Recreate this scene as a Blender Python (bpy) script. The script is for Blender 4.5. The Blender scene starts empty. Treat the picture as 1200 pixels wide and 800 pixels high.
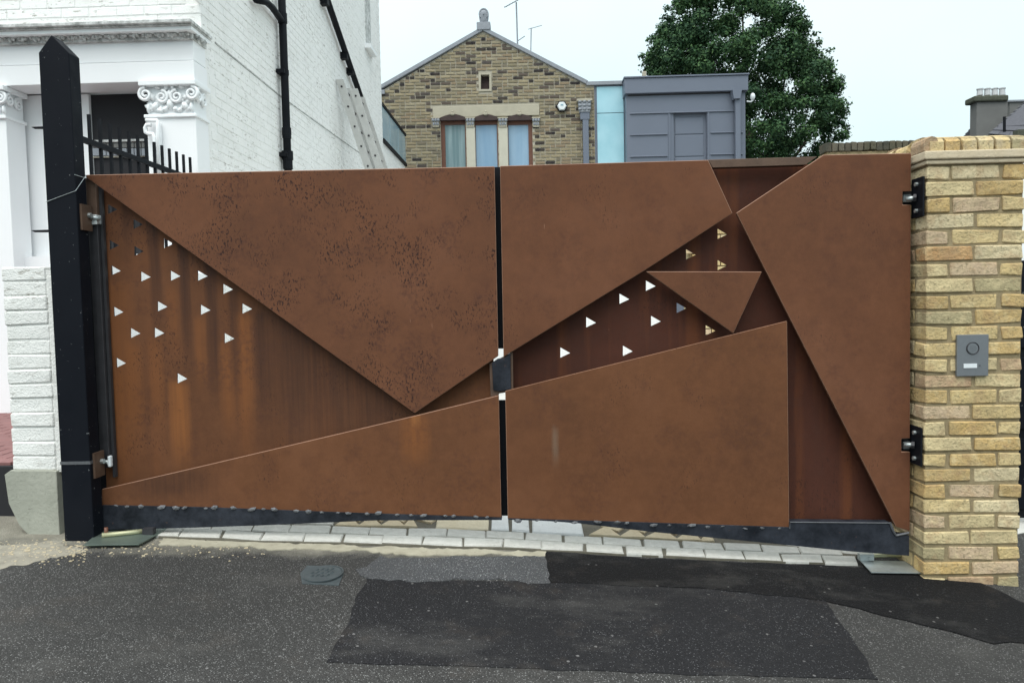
import bpy, bmesh, math, random
from mathutils import Vector, Matrix, noise as mn
from mathutils.geometry import tessellate_polygon
import numpy as np
random.seed(7); rng = np.random.default_rng(7)
SC = bpy.context.scene; COL = SC.collection
# ------------------------------------------------------------------ camera
F = 867.0; ZC = 1.25
U_ = Vector((-345, 16300, 867)).normalized()          # world up seen in camera axes
Y_ = Vector((22, 46.58, -867)).normalized()           # gate normal (into the yard)
Y_ = (Y_ - U_ * Y_.dot(U_)).normalized()
X_ = Y_.cross(U_).normalized()
R3 = Matrix((X_, Y_, U_))                             # camera -> world
cam_d = bpy.data.cameras.new('camera'); cam = bpy.data.objects.new('camera', cam_d); COL.objects.link(cam)
cam.matrix_world = Matrix.Translation((0, 0, ZC)) @ R3.to_4x4()
cam_d.sensor_width = 36; cam_d.lens = F / 1200 * 36; cam_d.clip_start = .05; cam_d.clip_end = 600
SC.camera = cam
# ------------------------------------------------------------------ light and exposure
SUN_EL, SUN_AZ = math.radians(58), math.radians(200)   # high, from behind the photographer, through cloud
w = bpy.data.worlds.new('World'); SC.world = w; w.use_nodes = True
nt = w.node_tree; nt.nodes.clear(); N = nt.nodes; L = nt.links
out = N.new('ShaderNodeOutputWorld')
sky = N.new('ShaderNodeTexSky'); sky.sky_type = 'NISHITA'; sky.sun_disc = False
sky.sun_elevation = SUN_EL; sky.sun_rotation = SUN_AZ
b1 = N.new('ShaderNodeBackground'); b1.inputs[1].default_value = .10; L.new(sky.outputs[0], b1.inputs[0])
tc = N.new('ShaderNodeTexCoord'); sep = N.new('ShaderNodeSeparateXYZ'); L.new(tc.outputs['Generated'], sep.inputs[0])
pw = N.new('ShaderNodeMath'); pw.operation = 'POWER'; pw.use_clamp = True; L.new(sep.outputs[2], pw.inputs[0]); pw.inputs[1].default_value = 1.8
mr = N.new('ShaderNodeMapRange'); L.new(pw.outputs[0], mr.inputs[0])     # overcast: brighter towards the zenith
mr.inputs[1].default_value = 0; mr.inputs[2].default_value = 1; mr.inputs[3].default_value = .95; mr.inputs[4].default_value = 2.3
ns = N.new('ShaderNodeTexNoise'); ns.inputs['Scale'].default_value = 2.2; ns.inputs['Detail'].default_value = 4
L.new(tc.outputs['Generated'], ns.inputs['Vector'])
rp = N.new('ShaderNodeValToRGB'); L.new(ns.outputs[0], rp.inputs[0])
rp.color_ramp.elements[0].position = .35; rp.color_ramp.elements[0].color = (.72, .92, .97, 1)
rp.color_ramp.elements[1].position = .6; rp.color_ramp.elements[1].color = (.81, .965, .98, 1)
cm = N.new('ShaderNodeMix'); cm.data_type = 'RGBA'; L.new(pw.outputs[0], cm.inputs[0]); L.new(rp.outputs[0], cm.inputs[6]); cm.inputs[7].default_value = (.93, .97, 1, 1)
b2 = N.new('ShaderNodeBackground'); L.new(cm.outputs[2], b2.inputs[0]); L.new(mr.outputs[0], b2.inputs[1])
ms = N.new('ShaderNodeMixShader'); ms.inputs[0].default_value = .93
L.new(b1.outputs[0], ms.inputs[1]); L.new(b2.outputs[0], ms.inputs[2]); L.new(ms.outputs[0], out.inputs[0])
sl = bpy.data.lights.new('sun', 'SUN'); sl.energy = 2.1; sl.angle = math.radians(55); sl.color = (1, .95, .89)
so = bpy.data.objects.new('sun', sl); COL.objects.link(so)
sd = Vector((math.sin(SUN_AZ) * math.cos(SUN_EL), math.cos(SUN_AZ) * math.cos(SUN_EL), math.sin(SUN_EL)))
so.rotation_euler = sd.to_track_quat('Z', 'Y').to_euler(); so.location = (0, 0, 12)
SC.view_settings.view_transform = 'Standard'; SC.view_settings.look = 'None'
SC.view_settings.exposure = .12; SC.view_settings.gamma = 1

# ------------------------------------------------------------------ geometry helpers
def ray(px, py):
    return R3 @ Vector((px - 600, 400 - py, -F))
def P(px, py, Y):
    d = ray(px, py); return Vector((d.x * Y / d.y, Y, ZC + d.z * Y / d.y))
def PX(px, py, X):
    d = ray(px, py); return Vector((X, d.y * X / d.x, ZC + d.z * X / d.x))
def proj(v):
    c = R3.transposed() @ (Vector(v) - Vector((0, 0, ZC)))
    if c.z > -.05: return None
    return (600 + F * c.x / -c.z, 400 - F * c.y / -c.z)
def gz(x, y):
    xs = min(max(x, -3.5), 4.0); ys = min(max(y, 0), 7)
    return .025 - .062 * xs - .006 * xs * xs + .03 * (ys - 3.6)
def PG(px, py):
    d = ray(px, py); t = 3.6
    for _ in range(30):
        x, y = d.x * t / d.y, t
        t = (gz(x, y) - ZC) * d.y / d.z
    return Vector((d.x * t / d.y, t, gz(d.x * t / d.y, t)))
WL = {}
def link(name, data, mat=None, parent=None, loc=None, kind=None, label=None):
    o = bpy.data.objects.new(name, data); COL.objects.link(o)
    if mat is not None and not data.materials: data.materials.append(mat)
    wl = Vector(loc) if loc is not None else Vector((0, 0, 0)); WL[o.name] = wl
    if parent is not None:
        o.parent = parent; o.location = wl - WL[parent.name]
    else: o.location = wl
    if kind: o['kind'] = kind
    if label: o['label'] = label
    return o
def thing(name, label, cat, loc, group=None):
    o = bpy.data.objects.new(name, None); COL.objects.link(o); o.location = loc; WL[o.name] = Vector(loc)
    o.empty_display_size = .2; o['label'] = label; o['category'] = cat
    if group: o['group'] = group
    return o
def tag(o, label, cat, group=None):
    o['label'] = label; o['category'] = cat
    if group: o['group'] = group
    return o
def mk(name, bm, mat, parent=None, kind=None, label=None, smooth=False, bevel=0):
    me = bpy.data.meshes.new(name)
    bmesh.ops.recalc_face_normals(bm, faces=bm.faces)
    bm.to_mesh(me); bm.free()
    if smooth: me.polygons.foreach_set('use_smooth', [True] * len(me.polygons))
    # origin: the base centre of the part
    if me.vertices:
        co = np.empty(len(me.vertices) * 3); me.vertices.foreach_get('co', co); co = co.reshape(-1, 3)
        c = Vector(((co[:, 0].min() + co[:, 0].max()) / 2, (co[:, 1].min() + co[:, 1].max()) / 2, co[:, 2].min()))
        co -= np.array(c); me.vertices.foreach_set('co', co.ravel())
    else: c = Vector((0, 0, 0))
    o = link(name, me, mat, parent, c, kind, label)
    if bevel:
        m = o.modifiers.new('bevel', 'BEVEL'); m.width = bevel; m.segments = 2; m.limit_method = 'ANGLE'; m.angle_limit = math.radians(40)
    return o
def box(bm, x0, x1, y0, y1, z0, z1):
    v = [bm.verts.new(c) for c in ((x0,y0,z0),(x1,y0,z0),(x1,y1,z0),(x0,y1,z0),(x0,y0,z1),(x1,y0,z1),(x1,y1,z1),(x0,y1,z1))]
    for f in ((0,3,2,1),(4,5,6,7),(0,1,5,4),(1,2,6,5),(2,3,7,6),(3,0,4,7)): bm.faces.new([v[i] for i in f])
    return v
def B(x0, x1, y0, y1, z0, z1):
    bm = bmesh.new(); box(bm, x0, x1, y0, y1, z0, z1); return bm
def pb(x0, y0, x1, y1, Y, d):                     # box whose front face covers a pixel rectangle at distance Y
    ym, xm = (y0 + y1) / 2, (x0 + x1) / 2
    return (P(x0, ym, Y).x, P(x1, ym, Y).x, Y, Y + d, P(xm, y1, Y).z, P(xm, y0, Y).z)
def PB(*a): return B(*pb(*a))
def prism(pts, dvec, holes=()):                   # planar polygon (3D points) with holes, extruded along dvec
    bm = bmesh.new(); loops = [list(map(Vector, pts))] + [list(map(Vector, h)) for h in holes]
    flat = [p for l in loops for p in l]
    tris = tessellate_polygon(loops)
    dv = Vector(dvec)
    a = [bm.verts.new(p) for p in flat]; b = [bm.verts.new(p + dv) for p in flat]
    for t in tris:
        try: bm.faces.new([a[i] for i in t]); bm.faces.new([b[i] for i in reversed(t)])
        except ValueError: pass
    k = 0
    for l in loops:
        n = len(l)
        for i in range(n):
            j = (i + 1) % n
            try: bm.faces.new([a[k+i], a[k+j], b[k+j], b[k+i]])
            except ValueError: pass
        k += n
    if not holes:
        bmesh.ops.dissolve_limit(bm, angle_limit=.001, verts=bm.verts, edges=bm.edges)
    return bm
def tube(bm, pts, r, seg=10, cap=True):
    pts = [Vector(p) for p in pts]; n = len(pts)
    rr = r if isinstance(r, (list, tuple)) else [r] * n
    rings = []; prev = None
    for i, p in enumerate(pts):
        t = (pts[min(i+1, n-1)] - pts[max(i-1, 0)]).normalized()
        if prev is None:
            a = Vector((0, 0, 1)) if abs(t.z) < .9 else Vector((1, 0, 0))
            u = t.cross(a).normalized()
        else: u = (prev - t * prev.dot(t)).normalized()
        prev = u; v = t.cross(u)
        rings.append([bm.verts.new(p + (u * math.cos(2*math.pi*k/seg) + v * math.sin(2*math.pi*k/seg)) * rr[i]) for k in range(seg)])
    for i in range(n-1):
        for k in range(seg):
            bm.faces.new([rings[i][k], rings[i][(k+1)%seg], rings[i+1][(k+1)%seg], rings[i+1][k]])
    if cap: bm.faces.new(rings[0][::-1]); bm.faces.new(rings[-1])
    return bm
def TU(pts, r, seg=10): return tube(bmesh.new(), pts, r, seg)
def ball(bm, c, r, seg=10, rings=7):
    m = Matrix.Translation(c) @ Matrix.Diagonal((r[0], r[1], r[2], 1))
    bmesh.ops.create_uvsphere(bm, u_segments=seg, v_segments=rings, radius=1, matrix=m)
    return bm
def gpoly(pix): return [PG(*p).xy for p in pix]
def sheet(name, xy, mat, dz, jit=.004, step=.05, **kw):       # a thin sheet that follows the ground
    pts = []
    n = len(xy)
    for i in range(n):
        a, b = Vector(xy[i]), Vector(xy[(i+1) % n]); m = max(1, int((b-a).length / step)); nn = Vector((-(b-a).y, (b-a).x)).normalized()
        for k in range(m):
            p = a.lerp(b, k/m); pts.append(p + nn * (mn.noise(Vector((p.x*9, p.y*9, dz*900))) * jit * 3 + random.uniform(-1, 1) * jit))
    bm = bmesh.new()
    tr = tessellate_polygon([[Vector((p.x, p.y, 0)) for p in pts]])
    vs = [bm.verts.new((p.x, p.y, 0)) for p in pts]
    for t in tr:
        try: bm.faces.new([vs[i] for i in t])
        except ValueError: pass
    x = math.floor(min(p.x for p in pts) * 10) / 10
    while x < max(p.x for p in pts):
        if -3.6 <= x <= 4.05:
            bmesh.ops.bisect_plane(bm, geom=bm.verts[:] + bm.edges[:] + bm.faces[:], plane_co=(x, 0, 0), plane_no=(1, 0, 0))
        x = round(x + .1, 3)
    for y in (0, 7):
        if min(p.y for p in pts) < y < max(p.y for p in pts): bmesh.ops.bisect_plane(bm, geom=bm.verts[:] + bm.edges[:] + bm.faces[:], plane_co=(0, y, 0), plane_no=(0, 1, 0))
    for v in bm.verts: v.co.z = gz(v.co.x, v.co.y) + dz
    for f in bm.faces:
        f.normal_update()
        if f.normal.z < 0: f.normal_flip()
    ex = bmesh.ops.extrude_edge_only(bm, edges=[e for e in bm.edges if e.is_boundary])
    for v in ex['geom']:
        if isinstance(v, bmesh.types.BMVert): v.co.z -= .02
    me = bpy.data.meshes.new(name); bm.to_mesh(me); bm.free()
    return link(name, me, mat, **kw)

# ------------------------------------------------------------------ materials
class MT:
    def __init__(s, name, rough=.8, metal=0, spec=.5):
        s.m = bpy.data.materials.new(name); s.m.use_nodes = True; s.n = s.m.node_tree.nodes; s.l = s.m.node_tree.links
        s.b = s.n['Principled BSDF']; s.b.inputs['Roughness'].default_value = rough; s.b.inputs['Metallic'].default_value = metal
        s.b.inputs['Specular IOR Level'].default_value = spec
        s.pos = s.n.new('ShaderNodeNewGeometry').outputs['Position']
    def inp(s, sock, v):
        if hasattr(v, 'links'): s.l.new(v, sock)
        elif isinstance(v, (tuple, list)): sock.default_value = tuple(v) + ((1,) if len(v) == 3 and sock.type == 'RGBA' else ())
        else: sock.default_value = v
    def map(s, scale=(1,1,1), rot=(0,0,0), vec=None):
        n = s.n.new('ShaderNodeMapping'); s.l.new(vec or s.pos, n.inputs[0]); n.inputs['Scale'].default_value = scale; n.inputs['Rotation'].default_value = rot
        return n.outputs[0]
    def noise(s, scale, detail=4, rough=.55, vec=None, dist=0):
        n = s.n.new('ShaderNodeTexNoise'); s.l.new(vec or s.pos, n.inputs['Vector']); n.inputs['Scale'].default_value = scale
        n.inputs['Detail'].default_value = detail; n.inputs['Roughness'].default_value = rough; n.inputs['Distortion'].default_value = dist
        return n.outputs[0]
    def vor(s, scale, vec=None, out='Distance', rand=1):
        n = s.n.new('ShaderNodeTexVoronoi'); s.l.new(vec or s.pos, n.inputs['Vector']); n.inputs['Scale'].default_value = scale
        n.inputs['Randomness'].default_value = rand
        return n.outputs[out]
    def ramp(s, fac, stops, const=False):
        n = s.n.new('ShaderNodeValToRGB'); s.inp(n.inputs[0], fac); e = n.color_ramp.elements
        while len(e) < len(stops): e.new(.5)
        if const: n.color_ramp.interpolation = 'CONSTANT'
        for k, (p, c) in enumerate(stops):
            e[k].position = p; e[k].color = (c, c, c, 1) if not isinstance(c, (tuple, list)) else tuple(c) + (1,)
        return n.outputs[0]
    def mix(s, fac, a, b, mode='MIX'):
        n = s.n.new('ShaderNodeMix'); n.data_type = 'RGBA'; n.blend_type = mode
        s.inp(n.inputs[0], fac); s.inp(n.inputs[6], a); s.inp(n.inputs[7], b); return n.outputs[2]
    def math(s, op, a, b=0.0):
        n = s.n.new('ShaderNodeMath'); n.operation = op; s.inp(n.inputs[0], a); s.inp(n.inputs[1], b); return n.outputs[0]
    def sep(s, v=None):
        n = s.n.new('ShaderNodeSeparateXYZ'); s.l.new(v or s.pos, n.inputs[0]); return n.outputs
    def bump(s, h, strength=.5, dist=.01):
        n = s.n.new('ShaderNodeBump'); s.inp(n.inputs['Height'], h); n.inputs['Strength'].default_value = strength; n.inputs['Distance'].default_value = dist
        s.l.new(n.outputs[0], s.b.inputs['Normal']); return s
    def col(s, c): s.inp(s.b.inputs['Base Color'], c); return s
    def rgh(s, r): s.inp(s.b.inputs['Roughness'], r); return s
def plain(name, c, rough=.6, metal=0, var=.15, scale=8, bump=0):
    m = MT(name, rough, metal); n = m.noise(scale, 5)
    m.col(m.mix(n, tuple(x*(1-var) for x in c), tuple(min(1, x*(1+var)) for x in c)))
    if bump: m.bump(m.noise(scale*12, 4), bump, .005)
    return m.m
def rust(name, pits=0.0, streak=0.0, tint=(1,1,1), marks=()):
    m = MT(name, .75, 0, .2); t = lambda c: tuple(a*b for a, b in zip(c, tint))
    n1 = m.noise(1.6, 8, .62); n2 = m.noise(26, 6, .7)
    c = m.ramp(n1, [(.30, t((.104,.043,.022))), (.5, t((.136,.055,.027))), (.68, t((.160,.067,.035)))])
    c = m.mix(m.ramp(n2, [(.42, 0.0), (.75, .35)]), c, t((.20,.086,.047)))
    c = m.mix(m.ramp(m.noise(9, 5, .6), [(.50, 0.0), (.72, .25)]), c, t((.078,.031,.019)))
    c = m.mix(m.ramp(m.noise(3.2, 6, .7, m.map((1, 1, .45))), [(.45, 0.0), (.75, .22)]), c, t((.088,.036,.022)))
    z = m.sep()
    if streak:
        v = m.map((10, 1, .55)); s1 = m.noise(1, 3, .5, v)
        c = m.mix(m.math('MULTIPLY', m.ramp(s1, [(.50, 0.0), (.66, 1.0)]), .75*streak), c, (.30,.098,.028))
        s2 = m.noise(1, 3, .5, m.map((13, 1, .7), (.0,0,0), m.map((1,1,1)))) ; v2 = m.map((7, 3, .4)); s2 = m.noise(1.3, 3, .5, v2)
        c = m.mix(m.math('MULTIPLY', m.ramp(s2, [(.47, 0.0), (.68, 1.0)]), .8*streak), c, (.055,.024,.017))
    # run-off stains and painted shade of this sheet: (x, width, z top, z bottom, colour, strength)
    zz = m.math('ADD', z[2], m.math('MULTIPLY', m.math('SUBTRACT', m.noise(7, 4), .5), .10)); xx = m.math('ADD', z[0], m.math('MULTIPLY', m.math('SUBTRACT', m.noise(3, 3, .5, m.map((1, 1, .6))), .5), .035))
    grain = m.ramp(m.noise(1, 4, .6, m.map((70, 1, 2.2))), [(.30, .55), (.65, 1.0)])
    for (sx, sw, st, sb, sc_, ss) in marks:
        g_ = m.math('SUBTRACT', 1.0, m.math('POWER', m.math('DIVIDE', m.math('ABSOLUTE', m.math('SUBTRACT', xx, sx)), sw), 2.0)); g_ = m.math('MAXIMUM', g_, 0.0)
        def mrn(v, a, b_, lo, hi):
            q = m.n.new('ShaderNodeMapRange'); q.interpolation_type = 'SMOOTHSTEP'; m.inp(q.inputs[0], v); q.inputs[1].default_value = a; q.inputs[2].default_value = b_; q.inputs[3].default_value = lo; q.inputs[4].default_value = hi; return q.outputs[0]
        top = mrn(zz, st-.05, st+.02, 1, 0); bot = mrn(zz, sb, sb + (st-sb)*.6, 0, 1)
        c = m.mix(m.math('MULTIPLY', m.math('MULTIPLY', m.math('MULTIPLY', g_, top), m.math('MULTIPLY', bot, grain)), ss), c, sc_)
    # elongated dark scale flecks gathered in patches
    v = m.map((1, 1, .5), (0, .6, 0)); fl = m.noise(112, 3, .68, v)
    patch = m.ramp(m.noise(4.2, 4, .62), [(.55 - .09*pits, 0.0), (.68 - .09*pits, 1.0)])
    f = m.math('MULTIPLY', m.ramp(fl, [(.585-.03*pits, 0.0), (.62-.03*pits, 1.0)]), patch)
    c = m.mix(m.math('MULTIPLY', m.ramp(m.noise(4.5, 5, .65), [(.5, 0.0), (.62, .22 + .3*pits)]), m.ramp(m.noise(45, 3), [(.45, 0.0), (.6, 1.0)])), c, (.075,.032,.022))
    c = m.mix(m.math('MULTIPLY', f, .45 + .5*pits), c, (.032,.015,.012))
    # few pale scratches
    sc = m.noise(30, 1, .5, m.map((2.2, 1, .35), (0, -.2, 0)))
    c = m.mix(m.ramp(sc, [(.80, 0.0), (.83, .5)]), c, (.32,.17,.11))
    m.col(c); m.rgh(m.ramp(n2, [(.3, .62), (.7, .85)]))
    m.bump(m.math('ADD', m.noise(140, 4, .7), m.math('MULTIPLY', f, -.6)), .22, .002)
    return m.m
M = {}
M['rust_front'] = rust('corten_sheet', 0.10, 0, (1.0,1.0,1.0))
M['rust_pitted'] = rust('corten_sheet_flecked', 1.0, 0, (1.0, 1.0, 1.0))
OR, DK = (.225,.082,.026), (.035,.018,.014)
def mk_(px, w_, y0, y1, col_, s_, Y=3.672): a_ = P(px, (y0+y1)/2, Y); return (a_.x, w_*Y/F, P(px, y0, Y).z, P(px, y1, Y).z, col_, s_)
M['rust_low'] = rust('corten_sheet_orange', .12, 0, (1.0, 1.0, .90), [mk_(487,20,484,560,OR,.8,3.6), mk_(487,7,482,500,(.36,.15,.05),.7,3.6), mk_(200,62,548,600,DK,.6,3.6), mk_(650,5,500,555,(.20,.15,.11),.5,3.6)])
M['rust_back'] = rust('corten_sheet_streaked', .45, .12, (.95, .95, .86), [mk_(430,130,300,620,DK,.72), mk_(340,45,360,560,DK,.45),  # broad dark marks: oxide stain plus painted shade of the front panel
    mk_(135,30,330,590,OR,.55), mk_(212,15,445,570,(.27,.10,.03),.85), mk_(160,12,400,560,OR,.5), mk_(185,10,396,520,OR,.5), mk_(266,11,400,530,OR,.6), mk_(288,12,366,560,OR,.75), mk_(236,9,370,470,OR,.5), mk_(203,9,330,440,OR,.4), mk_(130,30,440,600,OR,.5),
    mk_(182,9,230,430,DK,.75), mk_(218,8,270,470,DK,.75), mk_(250,9,300,500,DK,.75), mk_(275,8,330,480,DK,.6), mk_(150,8,225,330,DK,.5), mk_(308,10,360,520,DK,.6), mk_(255,60,240,350,DK,.5), mk_(120,14,205,300,DK,.4), mk_(180,50,215,290,DK,.5)])  # thin dark drips, then broad painted shade under the upper panel's edge
M['rust_back_r'] = rust('corten_sheet_streaked_shaded', .2, .3, (.50, .42, .50))  # darker tint paints in the recess shade behind the front sheets
M['edge'] = plain('rubbed_highlit_edge', (.25,.135,.085), .65, 0, .3, 20)  # rub wear plus an edge highlight put into the colour
def brickmat(name, stops, mode, bump=.5, noisecol=.25, mott=(.5,.45,.35), ext=1):
    m = MT(name, .92, 0, .15)
    if mode == 'obj': r = m.n.new('ShaderNodeObjectInfo').outputs['Random']
    else: r = m.n.new('ShaderNodeNewGeometry').outputs['Random Per Island']
    c = m.ramp(r, stops, True)
    c = m.mix(m.math('MULTIPLY', m.ramp(m.noise(22, 5, .65), [(.4, 0.0), (.7, 1.0)]), noisecol), c, mott)
    c = m.mix(m.ramp(m.noise(70, 3, .6), [(.54, 0.0), (.68, .6)]), c, tuple(x*.35 for x in mott))
    c = m.mix(m.ramp(m.noise(16, 4, .6), [(.52, 0.0), (.66, .45*ext)]), c, (.42,.27,.15))
    c = m.mix(m.ramp(m.noise(13, 4, .6, m.map((1.3,1.3,1.3))), [(.54, 0.0), (.68, .5*ext)]), c, tuple(min(1,x*1.25) for x in mott))
    c = m.mix(m.ramp(m.noise(9, 4), [(.35, .25), (.6, 0.0)]), c, (.16,.12,.08))
    m.col(c); m.bump(m.math('ADD', m.noise(90, 5, .65), m.math('MULTIPLY', m.noise(28, 4, .6), 1.6)), bump, .006); return m.m
pil = [(0,(.58,.40,.17)),(.12,(.62,.48,.25)),(.26,(.66,.54,.31)),(.40,(.54,.38,.17)),(.50,(.48,.33,.21)),(.55,(.62,.47,.23)),(.68,(.57,.43,.29)),(.77,(.42,.36,.21)),(.81,(.70,.59,.38)),(.97,(.54,.32,.15))]
M['pillar_brick'] = brickmat('yellow_stock_brick', pil, 'obj', 1.0, .35, (.58,.48,.28))
M['coping_brick'] = brickmat('coping_stock_brick', pil, 'obj', .9, .4, (.40,.34,.24))
hb = [(0,(.31,.26,.17)),(.12,(.24,.21,.14)),(.24,(.07,.06,.06)),(.29,(.34,.29,.19)),(.42,(.27,.21,.14)),(.54,(.022,.020,.026)),(.63,(.29,.25,.17)),(.76,(.20,.175,.13)),(.86,(.34,.30,.21)),(.95,(.10,.08,.07))]
M['house_brick'] = brickmat('weathered_stock_brick', hb, 'obj', .4, .06, (.3,.27,.2), 0)
M['house_brick_s'] = brickmat('weathered_stock_brick_far', hb, 'isl', .4, .06, (.3,.27,.2), 0)
M['mortar'] = plain('sandy_mortar', (.33,.26,.15), .95, 0, .45, 34, 1.0)
M['mortar_house'] = plain('old_mortar', (.40,.37,.30), .95, 0, .2, 20)
def white(name, base, dirt, streaky=0):
    m = MT(name, .7, 0, .3)
    c = m.mix(m.noise(5, 4), base, tuple(x*.93 for x in base))
    c = m.mix(m.ramp(m.noise(40, 4, .7), [(.64, 0.0), (.70, dirt)]), c, (.20,.17,.13))
    c = m.mix(m.ramp(m.noise(2.5, 5, .6), [(.5, 0.0), (.75, dirt*.5)]), c, (.50,.52,.46))
    dsh = m.math('MULTIPLY', m.ramp(m.noise(1, 3, .6, m.map((14, 14, 46))), [(.60, 0.0), (.66, .7)]), m.ramp(m.noise(1.6, 3), [(.42, .35), (.6, 1.0)]))
    c = m.mix(dsh, c, (.33,.31,.27))  # brick joint shadows painted as dark dashes
    m.col(c); m.bump(m.math('ADD', m.noise(28, 5, .6), m.noise(120, 3)), .7, .008); return m.m
M['white_brick'] = white('white_painted_brick', (.89,.89,.87), .3)
M['white_pier'] = white('white_painted_pier_brick', (.84,.84,.81), .5)
M['white_stucco'] = plain('white_painted_stucco', (.86,.87,.88), .5, 0, .04, 3)
M['white_trim'] = plain('white_gloss_trim', (.86,.88,.89), .4, 0, .06, 9, .2)
def weathered():
    m = MT('grey_weathered_paint', .8)
    m.col(m.mix(m.ramp(m.noise(16, 6, .7), [(.35, 0.0), (.62, 1.0)]), (.26,.27,.26), (.66,.67,.66))); m.bump(m.noise(60, 4), .5, .008); return m.m
M['weathered'] = weathered()
def blackpaint():
    m = MT('black_gloss_paint', .5, 0, .09)
    c = m.mix(m.noise(3, 5), (.004,.005,.008), (.010,.012,.017))
    c = m.mix(m.ramp(m.noise(55, 4, .75), [(.69, 0.0), (.71, .8)]), c, (.5,.52,.52))
    m.col(c); m.rgh(m.ramp(m.noise(12, 4), [(.3, .45), (.7, .7)])); m.bump(m.noise(25, 4), .12, .004); return m.m
M['black'] = blackpaint()
M['black_plain'] = plain('black_iron', (.008,.009,.012), .55, 0, .3, 8); M['black_plain'].node_tree.nodes['Principled BSDF'].inputs['Specular IOR Level'].default_value = .12
def railm():
    m = MT('black_bitumen_steel', .55, 0, .18)
    c = m.mix(m.ramp(m.noise(7, 6, .7), [(.35, 0.0), (.7, 1.0)]), (.008,.010,.014), (.040,.045,.058))
    c = m.mix(m.ramp(m.noise(40, 5, .7), [(.66, 0.0), (.7, .5)]), c, (.16,.08,.05))
    m.col(c); m.bump(m.noise(30, 5), .3, .005); return m.m
M['rail'] = railm()
M['weld'] = plain('weld_metal', (.13,.135,.145), .55, .5, .4, 60, .3)
M['zinc'] = plain('galvanised_steel', (.42,.46,.46), .42, .7, .25, 40)
M['stile'] = plain('bare_worn_steel', (.11,.066,.044), .6, .25, .55, 14, .2)
M['bright'] = plain('bright_zinc', (.62,.66,.66), .35, .3, .12, 40)
M['stile_dark'] = plain('dark_worn_steel', (.035,.034,.038), .55, .2, .5, 14, .2)
M['plate'] = plain('galvanised_cover', (.15,.19,.165), .42, .55, .35, 9, .15)
M['grease'] = plain('greased_steel_arm', (.42,.42,.26), .35, .3, .3, 25)
M['intercom'] = plain('brushed_grey_metal', (.21,.225,.24), .42, .5, .08, 60)
M['intercom_dark'] = plain('dark_grille', (.09,.10,.11), .5, .4, .1, 60)
M['label'] = plain('pale_name_strip', (.70,.74,.76), .4, 0, .04, 60)
def concrete(name, a, b_, sc=6):
    m = MT(name, .92); c = m.mix(m.noise(sc, 7, .65), a, b_)
    c = m.mix(m.ramp(m.noise(45, 4, .7), [(.6, 0.0), (.7, .4)]), c, tuple(x*.4 for x in a))
    m.col(c); m.bump(m.noise(50, 6, .7), .6, .008); return m.m
M['concrete'] = concrete('rough_grey_render', (.20,.21,.17), (.50,.50,.43), 4)
M['sett'] = concrete('granite_sett', (.36,.355,.32), (.64,.63,.59), 26)
M['slab_white'] = concrete('pale_stone_slab', (.54,.56,.55), (.76,.78,.78), 11)
M['slab_tan'] = concrete('tan_stone_slab', (.42,.33,.20), (.66,.58,.42), 14)
M['slab_cream'] = concrete('cream_stone_slab', (.52,.44,.28), (.72,.66,.52), 9)
M['bed'] = concrete('joint_mortar', (.06,.055,.04), (.17,.155,.12), 20)
M['cream'] = concrete('cream_cement', (.20,.18,.13), (.52,.49,.38), 13)
M['washed'] = concrete('washed_out_cement', (.12,.11,.09), (.42,.39,.31), 16)
M['yard'] = concrete('courtyard_paving', (.50,.49,.45), (.62,.61,.57), 2)
M['tile'] = plain('red_clay_tile', (.22,.10,.095), .7, 0, .35, 6, .3)
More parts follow.
